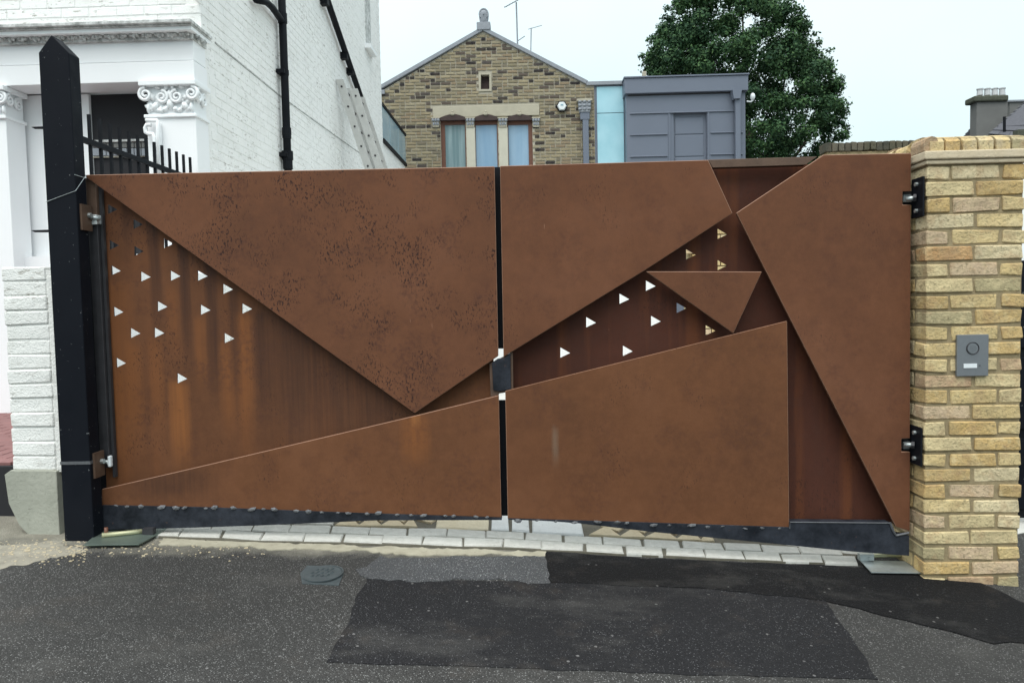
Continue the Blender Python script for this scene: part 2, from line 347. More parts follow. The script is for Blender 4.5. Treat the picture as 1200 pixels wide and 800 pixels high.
def asphalt(name, base, chip, amount, ground=False):
    m = MT(name, .9, 0, .18)
    c = m.mix(m.noise(1.7, 6, .6), tuple(x*.72 for x in base), tuple(x*1.3 for x in base))
    n = m.n.new('ShaderNodeTexVoronoi'); m.l.new(m.pos, n.inputs[0]); n.inputs['Scale'].default_value = 190
    sp = m.sep(n.outputs['Color']); 
    rim = m.ramp(n.outputs['Distance'], [(.30, 1.0), (.5, 0.0)])
    chipmask = m.math('MULTIPLY', m.ramp(sp[0], [(1-amount-.03, 0.0), (1-amount+.22, 1.0)]), rim)
    dens = m.ramp(m.noise(2.1, 4), [(.3, .45), (.65, 1.0)])
    c = m.mix(m.math('MULTIPLY', chipmask, dens), c, chip)
    dark = m.math('MULTIPLY', m.ramp(sp[1], [(.6, 0.0), (.8, .8)]), rim); c = m.mix(dark, c, tuple(x*.35 for x in base))
    # sparse larger pale stones
    v = m.vor(28, None, 'Distance'); cc = m.sep(m.vor(28, None, 'Color'))
    big = m.math('MULTIPLY', m.ramp(v, [(.13, 1.0), (.19, 0.0)]), m.ramp(cc[0], [(.90, 0.0), (.93, 1.0)]))
    c = m.mix(m.math('MULTIPLY', big, .4), c, (.42,.41,.40))
    c = m.mix(m.ramp(m.noise(5, 5, .7), [(.55, 0.0), (.8, .28)]), c, (.13,.105,.085))
    c = m.mix(m.ramp(m.noise(.85, 6, .62), [(.42, .0), (.62, .45)]), c, tuple(x*.45 for x in base))
    c = m.mix(m.ramp(m.noise(2.6, 7, .7, m.map((.5, 1, 1))), [(.52, .0), (.72, .30)]), c, (.15,.145,.135))
    if ground:   # cement and grit that has washed out along the foot of the setts, left half of the driveway
        p = m.sep(); edge = m.math('ADD', p[1], m.math('MULTIPLY', m.math('SUBTRACT', m.noise(4.5, 6, .65), .5), .42))
        left = m.math('MULTIPLY', p[0], -.035); e2 = m.math('ADD', edge, left)
        k = m.ramp(m.math('SUBTRACT', e2, 3.0), [(.40, 0.0), (.60, .85)])
        xm = m.ramp(m.math('MULTIPLY', m.math('ADD', p[0], 4), .2), [(.76, 1.0), (.83, .0)])
        k = m.math('MULTIPLY', k, m.math('LESS_THAN', p[1], 6.0))
        c = m.mix(m.math('MULTIPLY', k, xm), c, m.mix(m.noise(14, 6, .7), (.19,.175,.14), (.42,.40,.33)))
    m.col(c); m.bump(m.math('ADD', m.math('MULTIPLY', n.outputs['Distance'], -1.0), m.noise(60, 4)), .9, .006)
    return m.m
M['asphalt'] = asphalt('worn_asphalt', (.055,.054,.052), (.42,.42,.41), .34, True)
M['asphalt_old'] = asphalt('older_asphalt', (.021,.021,.023), (.24,.24,.25), .2)
M['asphalt_new'] = asphalt('fresh_asphalt', (.009,.009,.010), (.09,.09,.095), .25)
M['asphalt_grey'] = asphalt('greyed_asphalt', (.085,.088,.092), (.45,.46,.47), .38)
M['zinc_clad'] = plain('grey_zinc_cladding', (.135,.155,.20), .45, .15, .07, 1.5, .03)
M['stone'] = plain('carved_limestone', (.40,.37,.29), .9, 0, .15, 6, .3)
M['stone_grey'] = plain('grey_coping_stone', (.25,.27,.30), .8, 0, .2, 8, .2)
M['stone_pale'] = plain('pale_ashlar', (.50,.48,.40), .9, 0, .1, 6, .2)
M['cornice_tile'] = concrete('buff_cornice_stone', (.52,.41,.26), (.64,.56,.42), 8)
M['brown_frame'] = plain('brown_painted_wood', (.13,.050,.028), .5, 0, .2, 8)
M['brown_head'] = plain('dark_brown_carved_wood', (.040,.022,.020), .7, 0, .5, 20, .5)
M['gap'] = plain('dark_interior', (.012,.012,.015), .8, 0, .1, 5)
def glassy(name, c, c2, rough=.12, v=(1,1,1)):
    m = MT(name, rough, 0, .5); m.col(m.mix(m.ramp(m.noise(2.0, 3, .5, m.map(v)), [(.35, 0.0), (.65, 1.0)]), c, c2)); return m.m
M['blind_glass'] = glassy('window_with_pale_blind', (.20,.33,.47), (.27,.40,.53), .15, (3,1,.3))
M['green_glass'] = glassy('window_with_grey_curtain', (.14,.22,.24), (.27,.36,.38), .15, (5,1,.3))
M['blue_glass'] = glassy('turquoise_glass', (.30,.55,.64), (.38,.63,.72), .12)  # reflected sky is put into the base colour
M['bal_glass'] = glassy('frosted_balustrade_glass', (.22,.36,.44), (.34,.47,.54), .2)
M['slate'] = plain('roof_slate', (.05,.05,.062), .7, 0, .45, 14, .4)
M['stack'] = plain('grey_stack_render', (.145,.145,.14), .9, 0, .2, 3, .2)
M['pot'] = plain('pale_clay_pot', (.50,.51,.52), .8, 0, .12, 6)
M['moss'] = plain('mossy_dark_stone', (.07,.075,.055), .95, 0, .5, 20, .6)
M['alu'] = plain('aluminium', (.50,.50,.48), .5, .35, .15, 10)
M['bark'] = plain('bark', (.06,.045,.035), .95, 0, .4, 12, .7)
def leafm():
    m = MT('leaves', .7, 0, .12); r = m.n.new('ShaderNodeNewGeometry').outputs['Random Per Island']
    c = m.ramp(r, [(0, (.024,.055,.026)), (.4, (.038,.088,.035)), (.75, (.060,.120,.045)), (1, (.085,.150,.055))])
    c = m.mix(m.ramp(m.noise(.9, 3), [(.45, 0.0), (.65, .6)]), c, (.018,.045,.030)); m.col(c)
    m.b.inputs['Transmission Weight'].default_value = 0; return m.m
M['leaf'] = leafm()

# ------------------------------------------------------------------ ground
def lines(a, b, f0, f1, fine, coarse):
    v = list(coarse) + [round(f0 + i*fine, 4) for i in range(int(round((f1-f0)/fine)) + 1)]
    return sorted(set(v))
xs = lines(0, 0, -3.6, 4.1, .1, (-200, -80, -30, -12, -6, 6, 12, 30, 80, 200)); ys = [-100, -30, -8, 0, 1.5, 2.5, 3.5, 4.5, 5.5, 7, 12, 30, 80, 250]
bm = bmesh.new(); g = [[bm.verts.new((x, y, gz(x, y))) for y in ys] for x in xs]
for i in range(len(xs)-1):
    for j in range(len(ys)-1): bm.faces.new([g[i][j], g[i+1][j], g[i+1][j+1], g[i][j+1]])
me = bpy.data.meshes.new('ground'); bm.to_mesh(me); bm.free(); link('ground', me, M['asphalt'], kind='structure')
yard = [(-2.4, 3.72), (1.9, 3.80), (3.9, 5.0), (3.9, 18.5), (-2.6, 18.5), (-2.55, 5)]
sheet('courtyard_paving', [Vector(p) for p in yard], M['yard'], .004, 0, 3, kind='structure')
sheet('road_patch', gpoly([(430,678),(520,680),(640,682),(700,683),(820,690),(965,702),(998,748),(1030,797),(860,791),(640,784),(383,776)]), M['asphalt_old'], .0025, .005, .04, kind='structure')
sheet('trench_patch', gpoly([(641,646),(700,651),(800,657),(930,662),(1000,665),(1085,664),(1120,668),(1160,688),(1210,712),(1210,752),(1165,754),(1120,742),(1060,728),(965,704),(820,690),(645,683)]), M['asphalt_new'], .005, .006, .04, kind='structure')
sheet('grey_asphalt_strip', gpoly([(446,652),(500,655),(560,652),(640,652),(643,683),(560,680),(500,682),(436,678),(420,668)]), M['asphalt_grey'], .0038, .012, .04, kind='structure')
sheet('cement_edge', gpoly([(192,630),(300,635),(450,641),(612,646),(640,646),(641,651),(560,650),(500,652),(430,646),(330,644),(250,640),(186,640)]), M['cream'], .0045, .012, .02, kind='structure')
pave = thing('sett_paving', 'two rows of pale granite setts with odd stone slabs across the driveway under the gate', 'paving', PG(600, 640))
bed = gpoly([(186,631),(285,635.5),(450,640),(612,645),(709,650),(803,655),(894,659),(1000,662),(1004,652),(900,637),(640,600),(590,598),(300,606),(200,614)])
sheet('bed_mortar', bed, M['bed'], .010, .003, .05, parent=pave)
def ip(tab, x):
    xs_, ys_ = zip(*tab); return float(np.interp(x, xs_, ys_))
rowF = [(190,625),(285,629.3),(300,630.5),(450,634.5),(612,639.8),(658,642.5),(709,645.5),(755,647.7),(803,650),(850,652.3),(894,654.4),(941,656.4),(1000,659)]
rowB = [(190,618),(255,619.8),(300,620.8),(347,622.6),(410,624.2),(455,625.6),(505,626.8),(547,627.9),(592,629.8),(639,632.4),(683,635.2),(729,637.8),(774,640),(823,642.2),(870,644.4),(915,646.6),(1000,651)]
def stone(pix, mat, h=.020, j=.004):
    bm = bmesh.new(); pts = [PG(*p) for p in pix]; c = sum((p for p in pts), Vector()) / len(pts)
    lo, hi, tp = [], [], []
    for p in pts:
        q = p.lerp(c, .0) + Vector((random.uniform(-j, j), random.uniform(-j, j), 0)); q.z = gz(q.x, q.y)
        lo.append(bm.verts.new(q - Vector((0,0,.02)))); hi.append(bm.verts.new(q + Vector((0,0,h-.006))))
        r = q.lerp(c, .05); tp.append(bm.verts.new(Vector((r.x, r.y, gz(r.x, r.y) + h + random.uniform(-.002,.003)))))
    n = len(pts)
    for i in range(n):
        k = (i+1) % n; bm.faces.new([lo[i], lo[k], hi[k], hi[i]]); bm.faces.new([hi[i], hi[k], tp[k], tp[i]])
    bm.faces.new(tp)
    return mk('sett' if mat in (M['sett'],) else 'stone_slab', bm, mat, pave)
def rowof(bounds, tab, hh, skew=5):
    for a, b_ in bounds:
        ya, yb = ip(tab, a), ip(tab, b_); s = (.012*(622-a)/8)*hh; s2 = (.012*(622-b_)/8)*hh
        a -= .9 + random.random()*.7; b_ += .9 + random.random()*.7; ya += random.uniform(-.5,.5); yb += random.uniform(-.5,.5); stone([(a-s, ya+hh), (b_-s2, yb+hh), (b_+s2, yb-hh), (a+s, ya-hh)], M['sett'], .016)
F1 = [(187,210),(214,258),(263,306),(309,355),(358,400),(404,447),(450,493),(498,541),(545,588),(592,633),(636,682),(688,729),(735,775),(782,824),(828,870),(874,914),(918,962),(966,1002)]
B1 = [(198,246),(250,294),(298,338),(341,386),(389,431),(435,475),(480,522),(525,568),(572,613),(617,658),(663,704),(709,751),(756,796),(801,846),(850,890),(894,936),(939,986)]
rowof(F1, rowF, 4.15); rowof(B1, rowB, 4.1)
for a, b_ in [(206,240),(244,290),(294,340),(344,390)]:
    stone([(a, ip(rowB, a)-5.2), (b_, ip(rowB, b_)-5.2), (b_+2, ip(rowB, b_)-13), (a+2, ip(rowB, a)-13)], M['sett'])
stone([(511,622.5),(573,624),(573,600),(514,600)], M['slab_cream']); stone([(576,624),(596,624.5),(595,600),(577,600)], M['slab_white'])
stone([(600,625),(620,626.5),(619,601),(600,600)], M['slab_white']); stone([(624,627.5),(685,631),(680,608),(623,603)], M['slab_white'])
def cracked(x0, x1, ytop, tab, off, m):
    x = x0; up = True
    while x < x1:
        w_ = random.uniform(20, 34); a, b_ = x, min(x + w_, x1)
        yb = lambda q: ip(tab, q) - off
        if up: stone([(a, yb(a)), (b_+8, yb(b_+8)), ((a+b_)/2+6, yb(a)-ytop)], m)
        else: stone([(a+12, yb(a)-1.4), (b_+6, yb(b_)-ytop), (a-6, yb(a)-ytop)], m)
        stone([(a+13, yb(a)-ytop+1), (a+w_+12, yb(a)-ytop+1), (a+w_*.9+8, yb(a)-4.6)], m)
        x += w_ + 4; up = True
cracked(393, 482, 11, rowB, 5, M['slab_tan']); cracked(690, 830, 11, rowB, 5, M['slab_tan'])
# gully lid
M['iron'] = plain('worn_cast_iron', (.085,.105,.112), .5, .4, .35, 30, .2)
gl = PG(378, 674)
gul = thing('drain_cover', 'small dark oval iron drain lid with raised lettering set in the pavement', 'drain cover', gl)
gx, gy = gl.x, gl.y
bm = bmesh.new(); 
sq = [PG(*p) for p in ((354,684),(397,686),(403,672),(398,664),(360,663),(352,672))]
bm = prism([Vector((p.x, p.y, gz(p.x, p.y) + .0005)) for p in sq], (0, 0, .003)); mk('frame_plate', bm, M['iron'], gul)
def ring(cx, cy, z, rx, ry, t, h, seg=36):
    bm = bmesh.new(); o_, i_, ob, ib = [], [], [], []
    for k in range(seg):
        a = 2*math.pi*k/seg; c, s = math.cos(a), math.sin(a)
        o_.append(bm.verts.new((cx+rx*c, cy+ry*s, z+h))); i_.append(bm.verts.new((cx+(rx-t)*c, cy+(ry-t)*s, z+h)))
        ob.append(bm.verts.new((cx+rx*c, cy+ry*s, z))); ib.append(bm.verts.new((cx+(rx-t)*c, cy+(ry-t)*s, z)))
    for k in range(seg):
        j = (k+1) % seg
        bm.faces.new([o_[k], o_[j], i_[j], i_[k]]); bm.faces.new([ob[k], ob[j], o_[j], o_[k]]); bm.faces.new([i_[k], i_[j], ib[j], ib[k]])
    return bm
zt = gz(gx, gy) + .0042
mk('rim', ring(gx, gy+.01, zt, .088, .098, .006, .004), M['iron'], gul)
bm = bmesh.new(); vs = [bm.verts.new((gx+.079*math.cos(a), gy+.01+.089*math.sin(a), zt)) for a in [2*math.pi*k/32 for k in range(32)]]
r_ = bmesh.ops.extrude_face_region(bm, geom=[bm.faces.new(vs)]); bmesh.ops.translate(bm, verts=[v for v in r_['geom'] if isinstance(v, bmesh.types.BMVert)], vec=(0,0,.0025))
mk('lid', bm, M['iron'], gul)
for i in range(3):                                  # worn, unreadable rows of raised characters
    for k in range(5 - (i != 1)):
        x = gx - .055 + k*.022 + (.011 if i != 1 else 0); y = gy + .045 - i*.038
        bm = B(x, x+.004, y, y+.026, zt+.001, zt+.0055)
        box(bm, x+.005, x+.013, y+(.022 if k % 2 else .0), y+(.026 if k % 2 else .004), zt+.001, zt+.0055)
        box(bm, x+.005, x+.012, y+.011, y+.015, zt+.001, zt+.0055)
        mk('raised_mark', bm, M['iron'], gul)

# ------------------------------------------------------------------ the gate
YF, YB = 3.600, 3.672; DF = YB - YF
def plate(name, pix, mat, parent, Y=YF, d=.022, bevel=.0015, holes=(), label=None):
    bm = prism([P(x, y, Y) for x, y in pix], (0, d, 0), [[P(x, y, Y) for x, y in h] for h in holes])
    o = mk(name, bm, mat, parent, bevel=bevel, label=label)
    if name == 'front_panel':
        o.data.materials.append(M['edge']); o.modifiers['bevel'].width = .0026; o.modifiers['bevel'].segments = 1; o.modifiers['bevel'].material = 1
    return o
def tri(x, y, s=11.5): return [(x, y-s/2-.3), (x+s, y+.6), (x, y+s/2+.3)]
base = P(345, 612, YF); left = thing('gate_leaf', 'left leaf of the rusty steel gate, large flecked triangle over a pierced sheet', 'gate', base, 'two leaves of the rusty steel gate')
plate('front_panel', [(97,205),(579.5,195),(584,417),(486,484)], M['rust_pitted'], left, label='large upside down triangle with dark flecks')
plate('front_panel', [(119,573),(240,545),(486,487),(584.5,463),(587.5,606),(119,592)], M['rust_low'], left, label='low wedge shaped sheet along the bottom')
HL = [(129.9,316.8),(165,324),(199.8,323),(231.7,323),(261.4,338.5),(133,365),(184.6,358.8),(235,362.8),(283.8,361.4),(153,390),(181,389.6),(263,396),(136,424.8),(207.8,443),(191.8,285),(128,287),(157,294),(156,262.5),(126,245)]
bp = [(107,214),(574,204),(582,600),(126,590)]
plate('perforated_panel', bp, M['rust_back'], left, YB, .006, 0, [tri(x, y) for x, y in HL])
x0 = P(97.5, 215, YF).x; x1 = P(108.5, 215, YF).x; Ys = 3.624
mk('hinge_stile', B(x0, x1, Ys, Ys+.045, P(125, 548, Ys).z, P(100, 262, Ys).z), M['stile_dark'], left, bevel=.003)
mk('hinge_stile', B(x0-.002, x1+.001, Ys-.001, Ys+.046, P(100, 261.5, Ys).z, P(100, 208, Ys).z), M['stile'], left, bevel=.003)
mk('edge_strip', B(x1+.002, x1+.016, Ys+.02, Ys+.04, P(125, 560, Ys).z, P(100, 216, Ys).z), M['stile_dark'], left)
# black angle along the foot, tapering to the middle
plate('bottom_rail', [(119.5,591.5),(240,594),(400,600),(588,606.5),(588,609),(440,609.5),(300,615.5),(210,618.5),(120.5,620.5)], M['rail'], left, YF-.006, .05, .001)
def weld(parent, line, n, seed):
    rr = random.Random(seed); mes = []
    for k in range(3):
        bm = bmesh.new(); bmesh.ops.create_icosphere(bm, subdivisions=1, radius=1)
        for v in bm.verts: v.co = Vector((v.co.x*.020, v.co.y*.009, v.co.z*.013)) * rr.uniform(.75, 1.2)
        me = bpy.data.meshes.new('weld_bead'); bm.to_mesh(me); bm.free(); me.materials.append(M['weld']); mes.append(me)
    for i in range(n):
        t = (i + rr.uniform(.2, .8)) / n; x = line[0][0] + t*(line[-1][0]-line[0][0]); y = ip(line, x)
        p = P(x, y + rr.uniform(-.3, 1.6), YF-.006); o = link('weld_bead', mes[i % 3], None, parent, p); s = rr.uniform(.5, 1.15); o.scale = (s, s, s*rr.uniform(.6, 1)); o.rotation_euler = (0, rr.uniform(-.3, .3), 0)
weld(left, [(123,592),(240,594),(400,600),(580,606)], 26, 3)
def strip(px0, y0, y1, Y, w_, parent, mat, name):
    a, b_ = P(px0, y0, Y), P(px0 + (y1-y0)*.022, y1, Y); mk(name, B(a.x, a.x+w_, Y, Y+.019, b_.z, a.z), mat, parent)
strip(575.5, 196, 408.5, YB-.020, .060, left, M['black_plain'], 'meeting_strip')
strip(581.2, 469, 604, YB-.020, .060, left, M['black_plain'], 'meeting_strip')
plate('lock_plate', [(573.5,426),(601,412),(601.5,458),(585,461),(584,464),(575,464.5)], M['stile'], left, YF+.0235, .012, .001)
# right leaf
base = P(830, 635, YF); right = thing('gate_leaf', 'right leaf of the rusty steel gate, overlapping wedge panels and one small triangle between them', 'gate', base, 'two leaves of the rusty steel gate')
plate('front_panel', [(586,194.5),(830,187.5),(858.5,250),(756,316.5),(590,418)], M['rust_front'], right, label='upper sheet cut to a slanting lower edge')
nx = [(863,249.5),(948,193),(965,181.5),(1068,179.5),(1067.6,224),(1058,224.5),(1057.8,240),(1067.5,240),(1066.5,513.5),(1056.5,514),(1056.5,529),(1066.4,529),(1066,622),(1050,617)]
plate('front_panel', nx, M['rust_front'], right, label='tall tapering sheet beside the brick pillar')
plate('front_panel', [(757,318),(893,318.3),(859.5,390.5)], M['rust_front'], right, label='small upside down triangle')
plate('front_panel', [(592,458),(922.5,376),(925,618),(595,607.5)], M['rust_low'], right, label='low sheet rising to the right')
HR = [(841,274),(804,298),(841,310.6),(757,334.7),(726,350),(793,360.6),(763,376),(730,411),(827,387),(656.7,413),(687,377.5)]
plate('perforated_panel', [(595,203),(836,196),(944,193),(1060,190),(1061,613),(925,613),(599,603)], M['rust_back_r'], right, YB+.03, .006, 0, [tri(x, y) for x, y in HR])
plate('top_bar', [(830,187.2),(958,183.5),(944.5,193.3),(835,196.7)], M['stile'], right, YF+.024, .045, .002)
plate('bottom_rail', [(595,607),(760,612),(925,617.5),(925.6,611),(1043,612),(1047,620),(1050,626),(1065.5,627),(1065.5,651),(1000,646),(880,634),(760,622.5),(680,613),(640,610),(596,608.6)], M['rail'], right, YF-.006, .05, .001)
weld(right, [(600,608),(760,613.5),(925,619)], 15, 5)
mk('weld_seam', TU([P(925.5,619,YF-.008), P(926,611.5,YF-.008), P(1043,612.5,YF-.008)], .0028, 6), M['weld'], right)
mk('weld_seam', TU([P(1043,612,YF-.008), P(1047,622,YF-.009), P(1050,627,YF-.009), P(1065,624,YF-.008)], .006, 6), M['weld'], right)
plate('lock_box', [(576.5,425),(583,420.5),(592,419),(598,414),(599,456),(586,458.5),(578,457)], M['rail'], right, YF+.010, .03, .003)
for (ya, yb) in ((225.5,239), (515,528)):
    xx = P(1057.5, ya, YF).x
    mk('hinge_bracket', B(*pb(1059, ya+2.4, 1070, yb-2.2, YF+.028, .02)), M['zinc'], right, bevel=.001)
    mk('hinge_pocket', B(*pb(1056, ya-1.5, 1070, yb+1.5, YF+.05, .004)), M['stile_dark'], right)

# ------------------------------------------------------------------ left post
YP = 3.50; dP = .085
pL, pR, pA = P(45, 62, YP), P(80.5, 62, YP), P(60, 41, YP)
zb = gz(pL.x, YP) - .05
post = thing('gate_post', 'tall chipped black steel post with pointed top, hung with the left gate leaf', 'post', Vector(((pL.x+pR.x)/2, YP, zb+.05)))
pts = [Vector((pL.x,YP,zb)), Vector((pR.x,YP,zb)), Vector((pR.x,YP,pR.z)), Vector((pA.x,YP,pA.z)), Vector((pL.x,YP,pL.z))]
mk('post_tube', prism(pts, (0, dP, 0)), M['black'], post, bevel=.004)
mk('gap_dark_strip', B(pR.x-.10, pR.x+.010, 3.685, 3.76, zb, P(95,210,3.7).z), M['black_plain'], post)  # black strip added to fill the shadowed gap between post and gate
def hexbolt(parent, c, ax, r=.009, l=.014, name='bolt', mat=None):
    bm = bmesh.new(); a = Vector(ax).normalized(); tube(bm, [c, Vector(c)+a*l], r, 6); return mk(name, bm, mat or M['zinc'], parent)
for (yt, kind) in ((257, 0), (541, 1)):
    Y2 = YP + dP + .012; xs_ = pR.x
    zc = P(100, yt, 3.62).z
    hp = mk('hinge_plate', B(xs_+.001, xs_+.011, YP+.02, YP+dP+.018, zc-.062, zc+.062), M['stile'], post)
    hexbolt(hp, (xs_+.011, YP+.075, zc+.012), (1,0,0), .013, .014)
    tb = TU([(xs_+.01, 3.59, zc+.006), (xs_+.045, 3.612, zc)], .010, 10); mk('hinge_pin', tb, M['zinc'], hp, smooth=True)
    if kind == 0:
        mk('clamp', B(x0-.008, x1+.008, Ys-.022, Ys+.05, zc-.024, zc+.020), M['bright'], left, bevel=.004)
        mk('clamp', B(x0-.013, x1+.013, Ys-.027, Ys-.021, zc-.028, zc-.014), M['bright'], left)
        hexbolt(left, (x1+.008, Ys-.004, zc), (1,0,0), .007, .010)
    else:
        mk('hinge_arm', TU([(xs_+.03, 3.605, zc), (x1+.012, 3.605, zc)], .016, 12), M['bright'], left, smooth=True)
        mk('end_cap', B(x1+.010, x1+.026, 3.588, 3.612, zc-.022, zc+.034), M['label'], left, bevel=.006)
mk('wire_tie', TU([(pL.x-.001, YP-.003, P(50,237,YP).z), (pR.x, YP-.003, P(82,224,YP).z), (pR.x+.003, YP+dP, P(95,206,YP+.1).z)], .0016, 5), M['zinc'], post)
mk('wire_tie', TU([(pR.x-.001, YP-.002, P(82,205,YP).z), (pR.x+.003, YP+dP, P(97,210,YP+.1).z)], .0016, 5), M['zinc'], post)
mk('strap', B(pL.x-.001, pR.x+.003, YP-.003, YP+.03, P(85,544,YP).z, P(85,540.5,YP).z), M['weld'], post)
for yy in (149, 270): mk('spike', TU([P(37,yy,YP+.05), P(41,yy+1,YP+.05), (pL.x+.004, YP+.05, P(46,yy+1,YP+.05).z)], [.001,.006,.008], 6), M['black_plain'], post)

# operator plates on the ground
def op(pix, label, arm, m):
    c = sum((PG(*p) for p in pix), Vector()) / len(pix)
    t = thing('gate_operator', label, 'gate motor', c, 'gate operators let into the ground')
    mk('cover_plate', prism([PG(*p) + Vector((0,0,.014)) for p in pix], (0,0,.006)), m, t, bevel=.001)
    for a in arm: a(t)
    return t
def rampnt(px, py, z=.03): q = PG(px, py); return q + Vector((0,0,z))
op([(98,643),(163,642),(190,627),(200,619),(125,619),(112,631)], 'green grey steel cover plate at the foot of the black gate post', [
   lambda t: mk('arm', TU([rampnt(120,634), rampnt(150,631), rampnt(168,629)], .012, 8), M['grease'], t, smooth=True),
   lambda t: mk('pivot', TU([rampnt(125,633,.015), rampnt(125,633,.065)], .009, 10), M['brown_frame'], t, smooth=True),
   lambda t: mk('clevis', B(rampnt(167,631).x, rampnt(180,631).x, rampnt(167,631).y, rampnt(167,631).y+.03, rampnt(167,631).z-.02, rampnt(167,631).z+.02), M['stile_dark'], t)], M['plate'])
op([(1021,674.5),(1092,675.5),(1076,662),(1008,660.5)], 'bright steel cover plate beside the foot of the brick pillar', [
   lambda t: mk('arm', TU([rampnt(1022,659,.035), rampnt(1045,658,.035), rampnt(1064,658,.035)], [.010,.012,.014], 10), M['grease'], t, smooth=True),
   lambda t: mk('clevis', B(rampnt(1008,661).x, rampnt(1023,661).x, rampnt(1008,661).y, rampnt(1008,661).y+.03, rampnt(1008,661).z-.012, rampnt(1008,661).z+.02), M['zinc'], t),
   lambda t: hexbolt(t, rampnt(1018,661,.032)+Vector((0,-.002,0)), (0,-1,0), .008, .01)], M['zinc'])

# ------------------------------------------------------------------ bricks
def brick_meshes(dx, dy, dz, mat, n=5, bev=.005, jit=.003, seed=1):
    rr = random.Random(seed); res = []
    for k in range(n):
        bm = bmesh.new(); vs = box(bm, -dx/2, dx/2, -dy/2, dy/2, -dz/2, dz/2)
        for v in vs: v.co += Vector((rr.uniform(-jit, jit), rr.uniform(-jit, jit)*.6, rr.uniform(-jit, jit)))
        bmesh.ops.bevel(bm, geom=bm.edges[:], offset=bev, segments=1, affect='EDGES')
        bmesh.ops.recalc_face_normals(bm, faces=bm.faces)
        for v in bm.verts: v.co += Vector((rr.uniform(-1,1), rr.uniform(-.3,.3), rr.uniform(-1,1))) * jit * .35
        me = bpy.data.meshes.new('brick'); bm.to_mesh(me); bm.free(); me.materials.append(mat); res.append(me)
    return res
X0 = P(1085, 300, 3.52).x; YPF = 3.515
pil_base = Vector((X0+.225, YPF+.225, gz(X0+.2, YPF) - .02))
pillar = thing('brick_pillar', 'square pillar of yellow stock bricks with moulded stone band at right gate hinge', 'pillar', pil_base)
S_ = brick_meshes(.213, .1025, .0615, M['pillar_brick'], 8, .0045, .0055, 2); Hd = brick_meshes(.1, .213, .0615, M['pillar_brick'], 8, .0045, .0055, 3); Qd = brick_meshes(.062, .1025, .063, M['pillar_brick'], 3, .006, .003, 4)
ztop = P(1140, 192, YPF).z; nc = int((ztop - pil_base.z) / .0747) + 2
rr = random.Random(11)
def put(me, x, y, z, parent, s=1, jx=.0035):
    o = link('brick', me, None, parent, Vector((x + rr.uniform(-jx, jx), y + rr.uniform(-jx, jx)*1.0, z + rr.uniform(-.0015, .0015))))
    o.rotation_euler = (rr.uniform(-.006,.006) , rr.uniform(-.008,.008), rr.uniform(-.008,.008)); return o
for i in range(nc):
    z = ztop - .0374 - i*.0747; xL, xR = X0, X0+.45
    if i % 2 == 0:     # header, stretcher, header on the front
        put(rr.choice(Hd), xL+.0505, YPF+.107, z, pillar); put(rr.choice(S_), xL+.224, YPF+.052, z, pillar); put(rr.choice(Hd), xR-.0505, YPF+.107, z, pillar)
        put(rr.choice(Hd), xL+.0505, YPF+.333, z, pillar); put(rr.choice(Hd), xR-.0505, YPF+.333, z, pillar)
    else:
        put(rr.choice(S_), xL+.107, YPF+.052, z, pillar); put(rr.choice(S_), xL+.336, YPF+.052, z, pillar)
        put(rr.choice(Hd), xL+.0505, YPF+.223, z, pillar); put(rr.choice(Hd), xR-.0505, YPF+.223, z, pillar)
        put(rr.choice(S_), xL+.107, YPF+.392, z, pillar); put(rr.choice(S_), xL+.336, YPF+.392, z, pillar)
mk('mortar_core', B(X0+.0075, X0+.4425, YPF+.0085, YPF+.4415, pil_base.z-.15, ztop), M['mortar'], pillar)
for (ya, yb, ov) in ((186.3, 191.5, .010), (175.5, 185.6, .020)):
    a = pb(1088, ya, 1180, yb, YPF-ov, .1)
    mk('moulded_band', B(X0-ov, X0+.45+ov, YPF-ov, YPF+.45+ov, a[4], a[5]), M['cornice_tile'], pillar, bevel=.006)
ztb = P(1140, 175.3, YPF-.02).z; zt2 = P(1140, 156, YPF-.01).z; hB = zt2 - ztb
def bullnose(seed):
    rr_ = random.Random(seed); bm = bmesh.new(); w_ = .0325; pr = []
    L_ = .215
    for t, zz in ((0, 0), (.0, .55), (.10, .82), (.28, .97), (.5, 1.0), (.72, .98), (.90, .85), (1, .55), (1, 0)): pr.append((t*L_, zz*hB))
    a = [bm.verts.new((-w_ + rr_.uniform(-.003,.003), y, z)) for y, z in pr]; b_ = [bm.verts.new((w_ + rr_.uniform(-.003,.003), y, z + rr_.uniform(-.002,.002))) for y, z in pr]
    n = len(pr)
    for i in range(n): bm.faces.new([a[i], a[(i+1)%n], b_[(i+1)%n], b_[i]])
    bm.faces.new(a[::-1]); bm.faces.new(b_); bmesh.ops.recalc_face_normals(bm, faces=bm.faces)
    me = bpy.data.meshes.new('coping_brick'); bm.to_mesh(me); bm.free(); me.materials.append(M['coping_brick']); return me
BN = [bullnose(s) for s in range(4)]
for row in range(2):
    for k in range(6):
        x = X0 + .04 + k*.0755
        o = link('coping_brick', BN[(k+row) % 4], None, pillar, Vector((x, YPF-.005 + row*.235 + (0), ztb+.001)))
        o.rotation_euler = (0, rr.uniform(-.02,.02), rr.uniform(-.02,.02))
for k in range(3):
    o = link('coping_brick', BN[k], None, pillar, Vector((X0-.016, YPF+.06+k*.16, ztb+.001))); o.rotation_euler = (0, 0, math.radians(-90)); o.scale = (1.9, .30, .86)
mk('coping_mortar', B(X0+.02, X0+.44, YPF+.012, YPF+.44, ztb, ztb+hB*.80), M['mortar'], pillar)
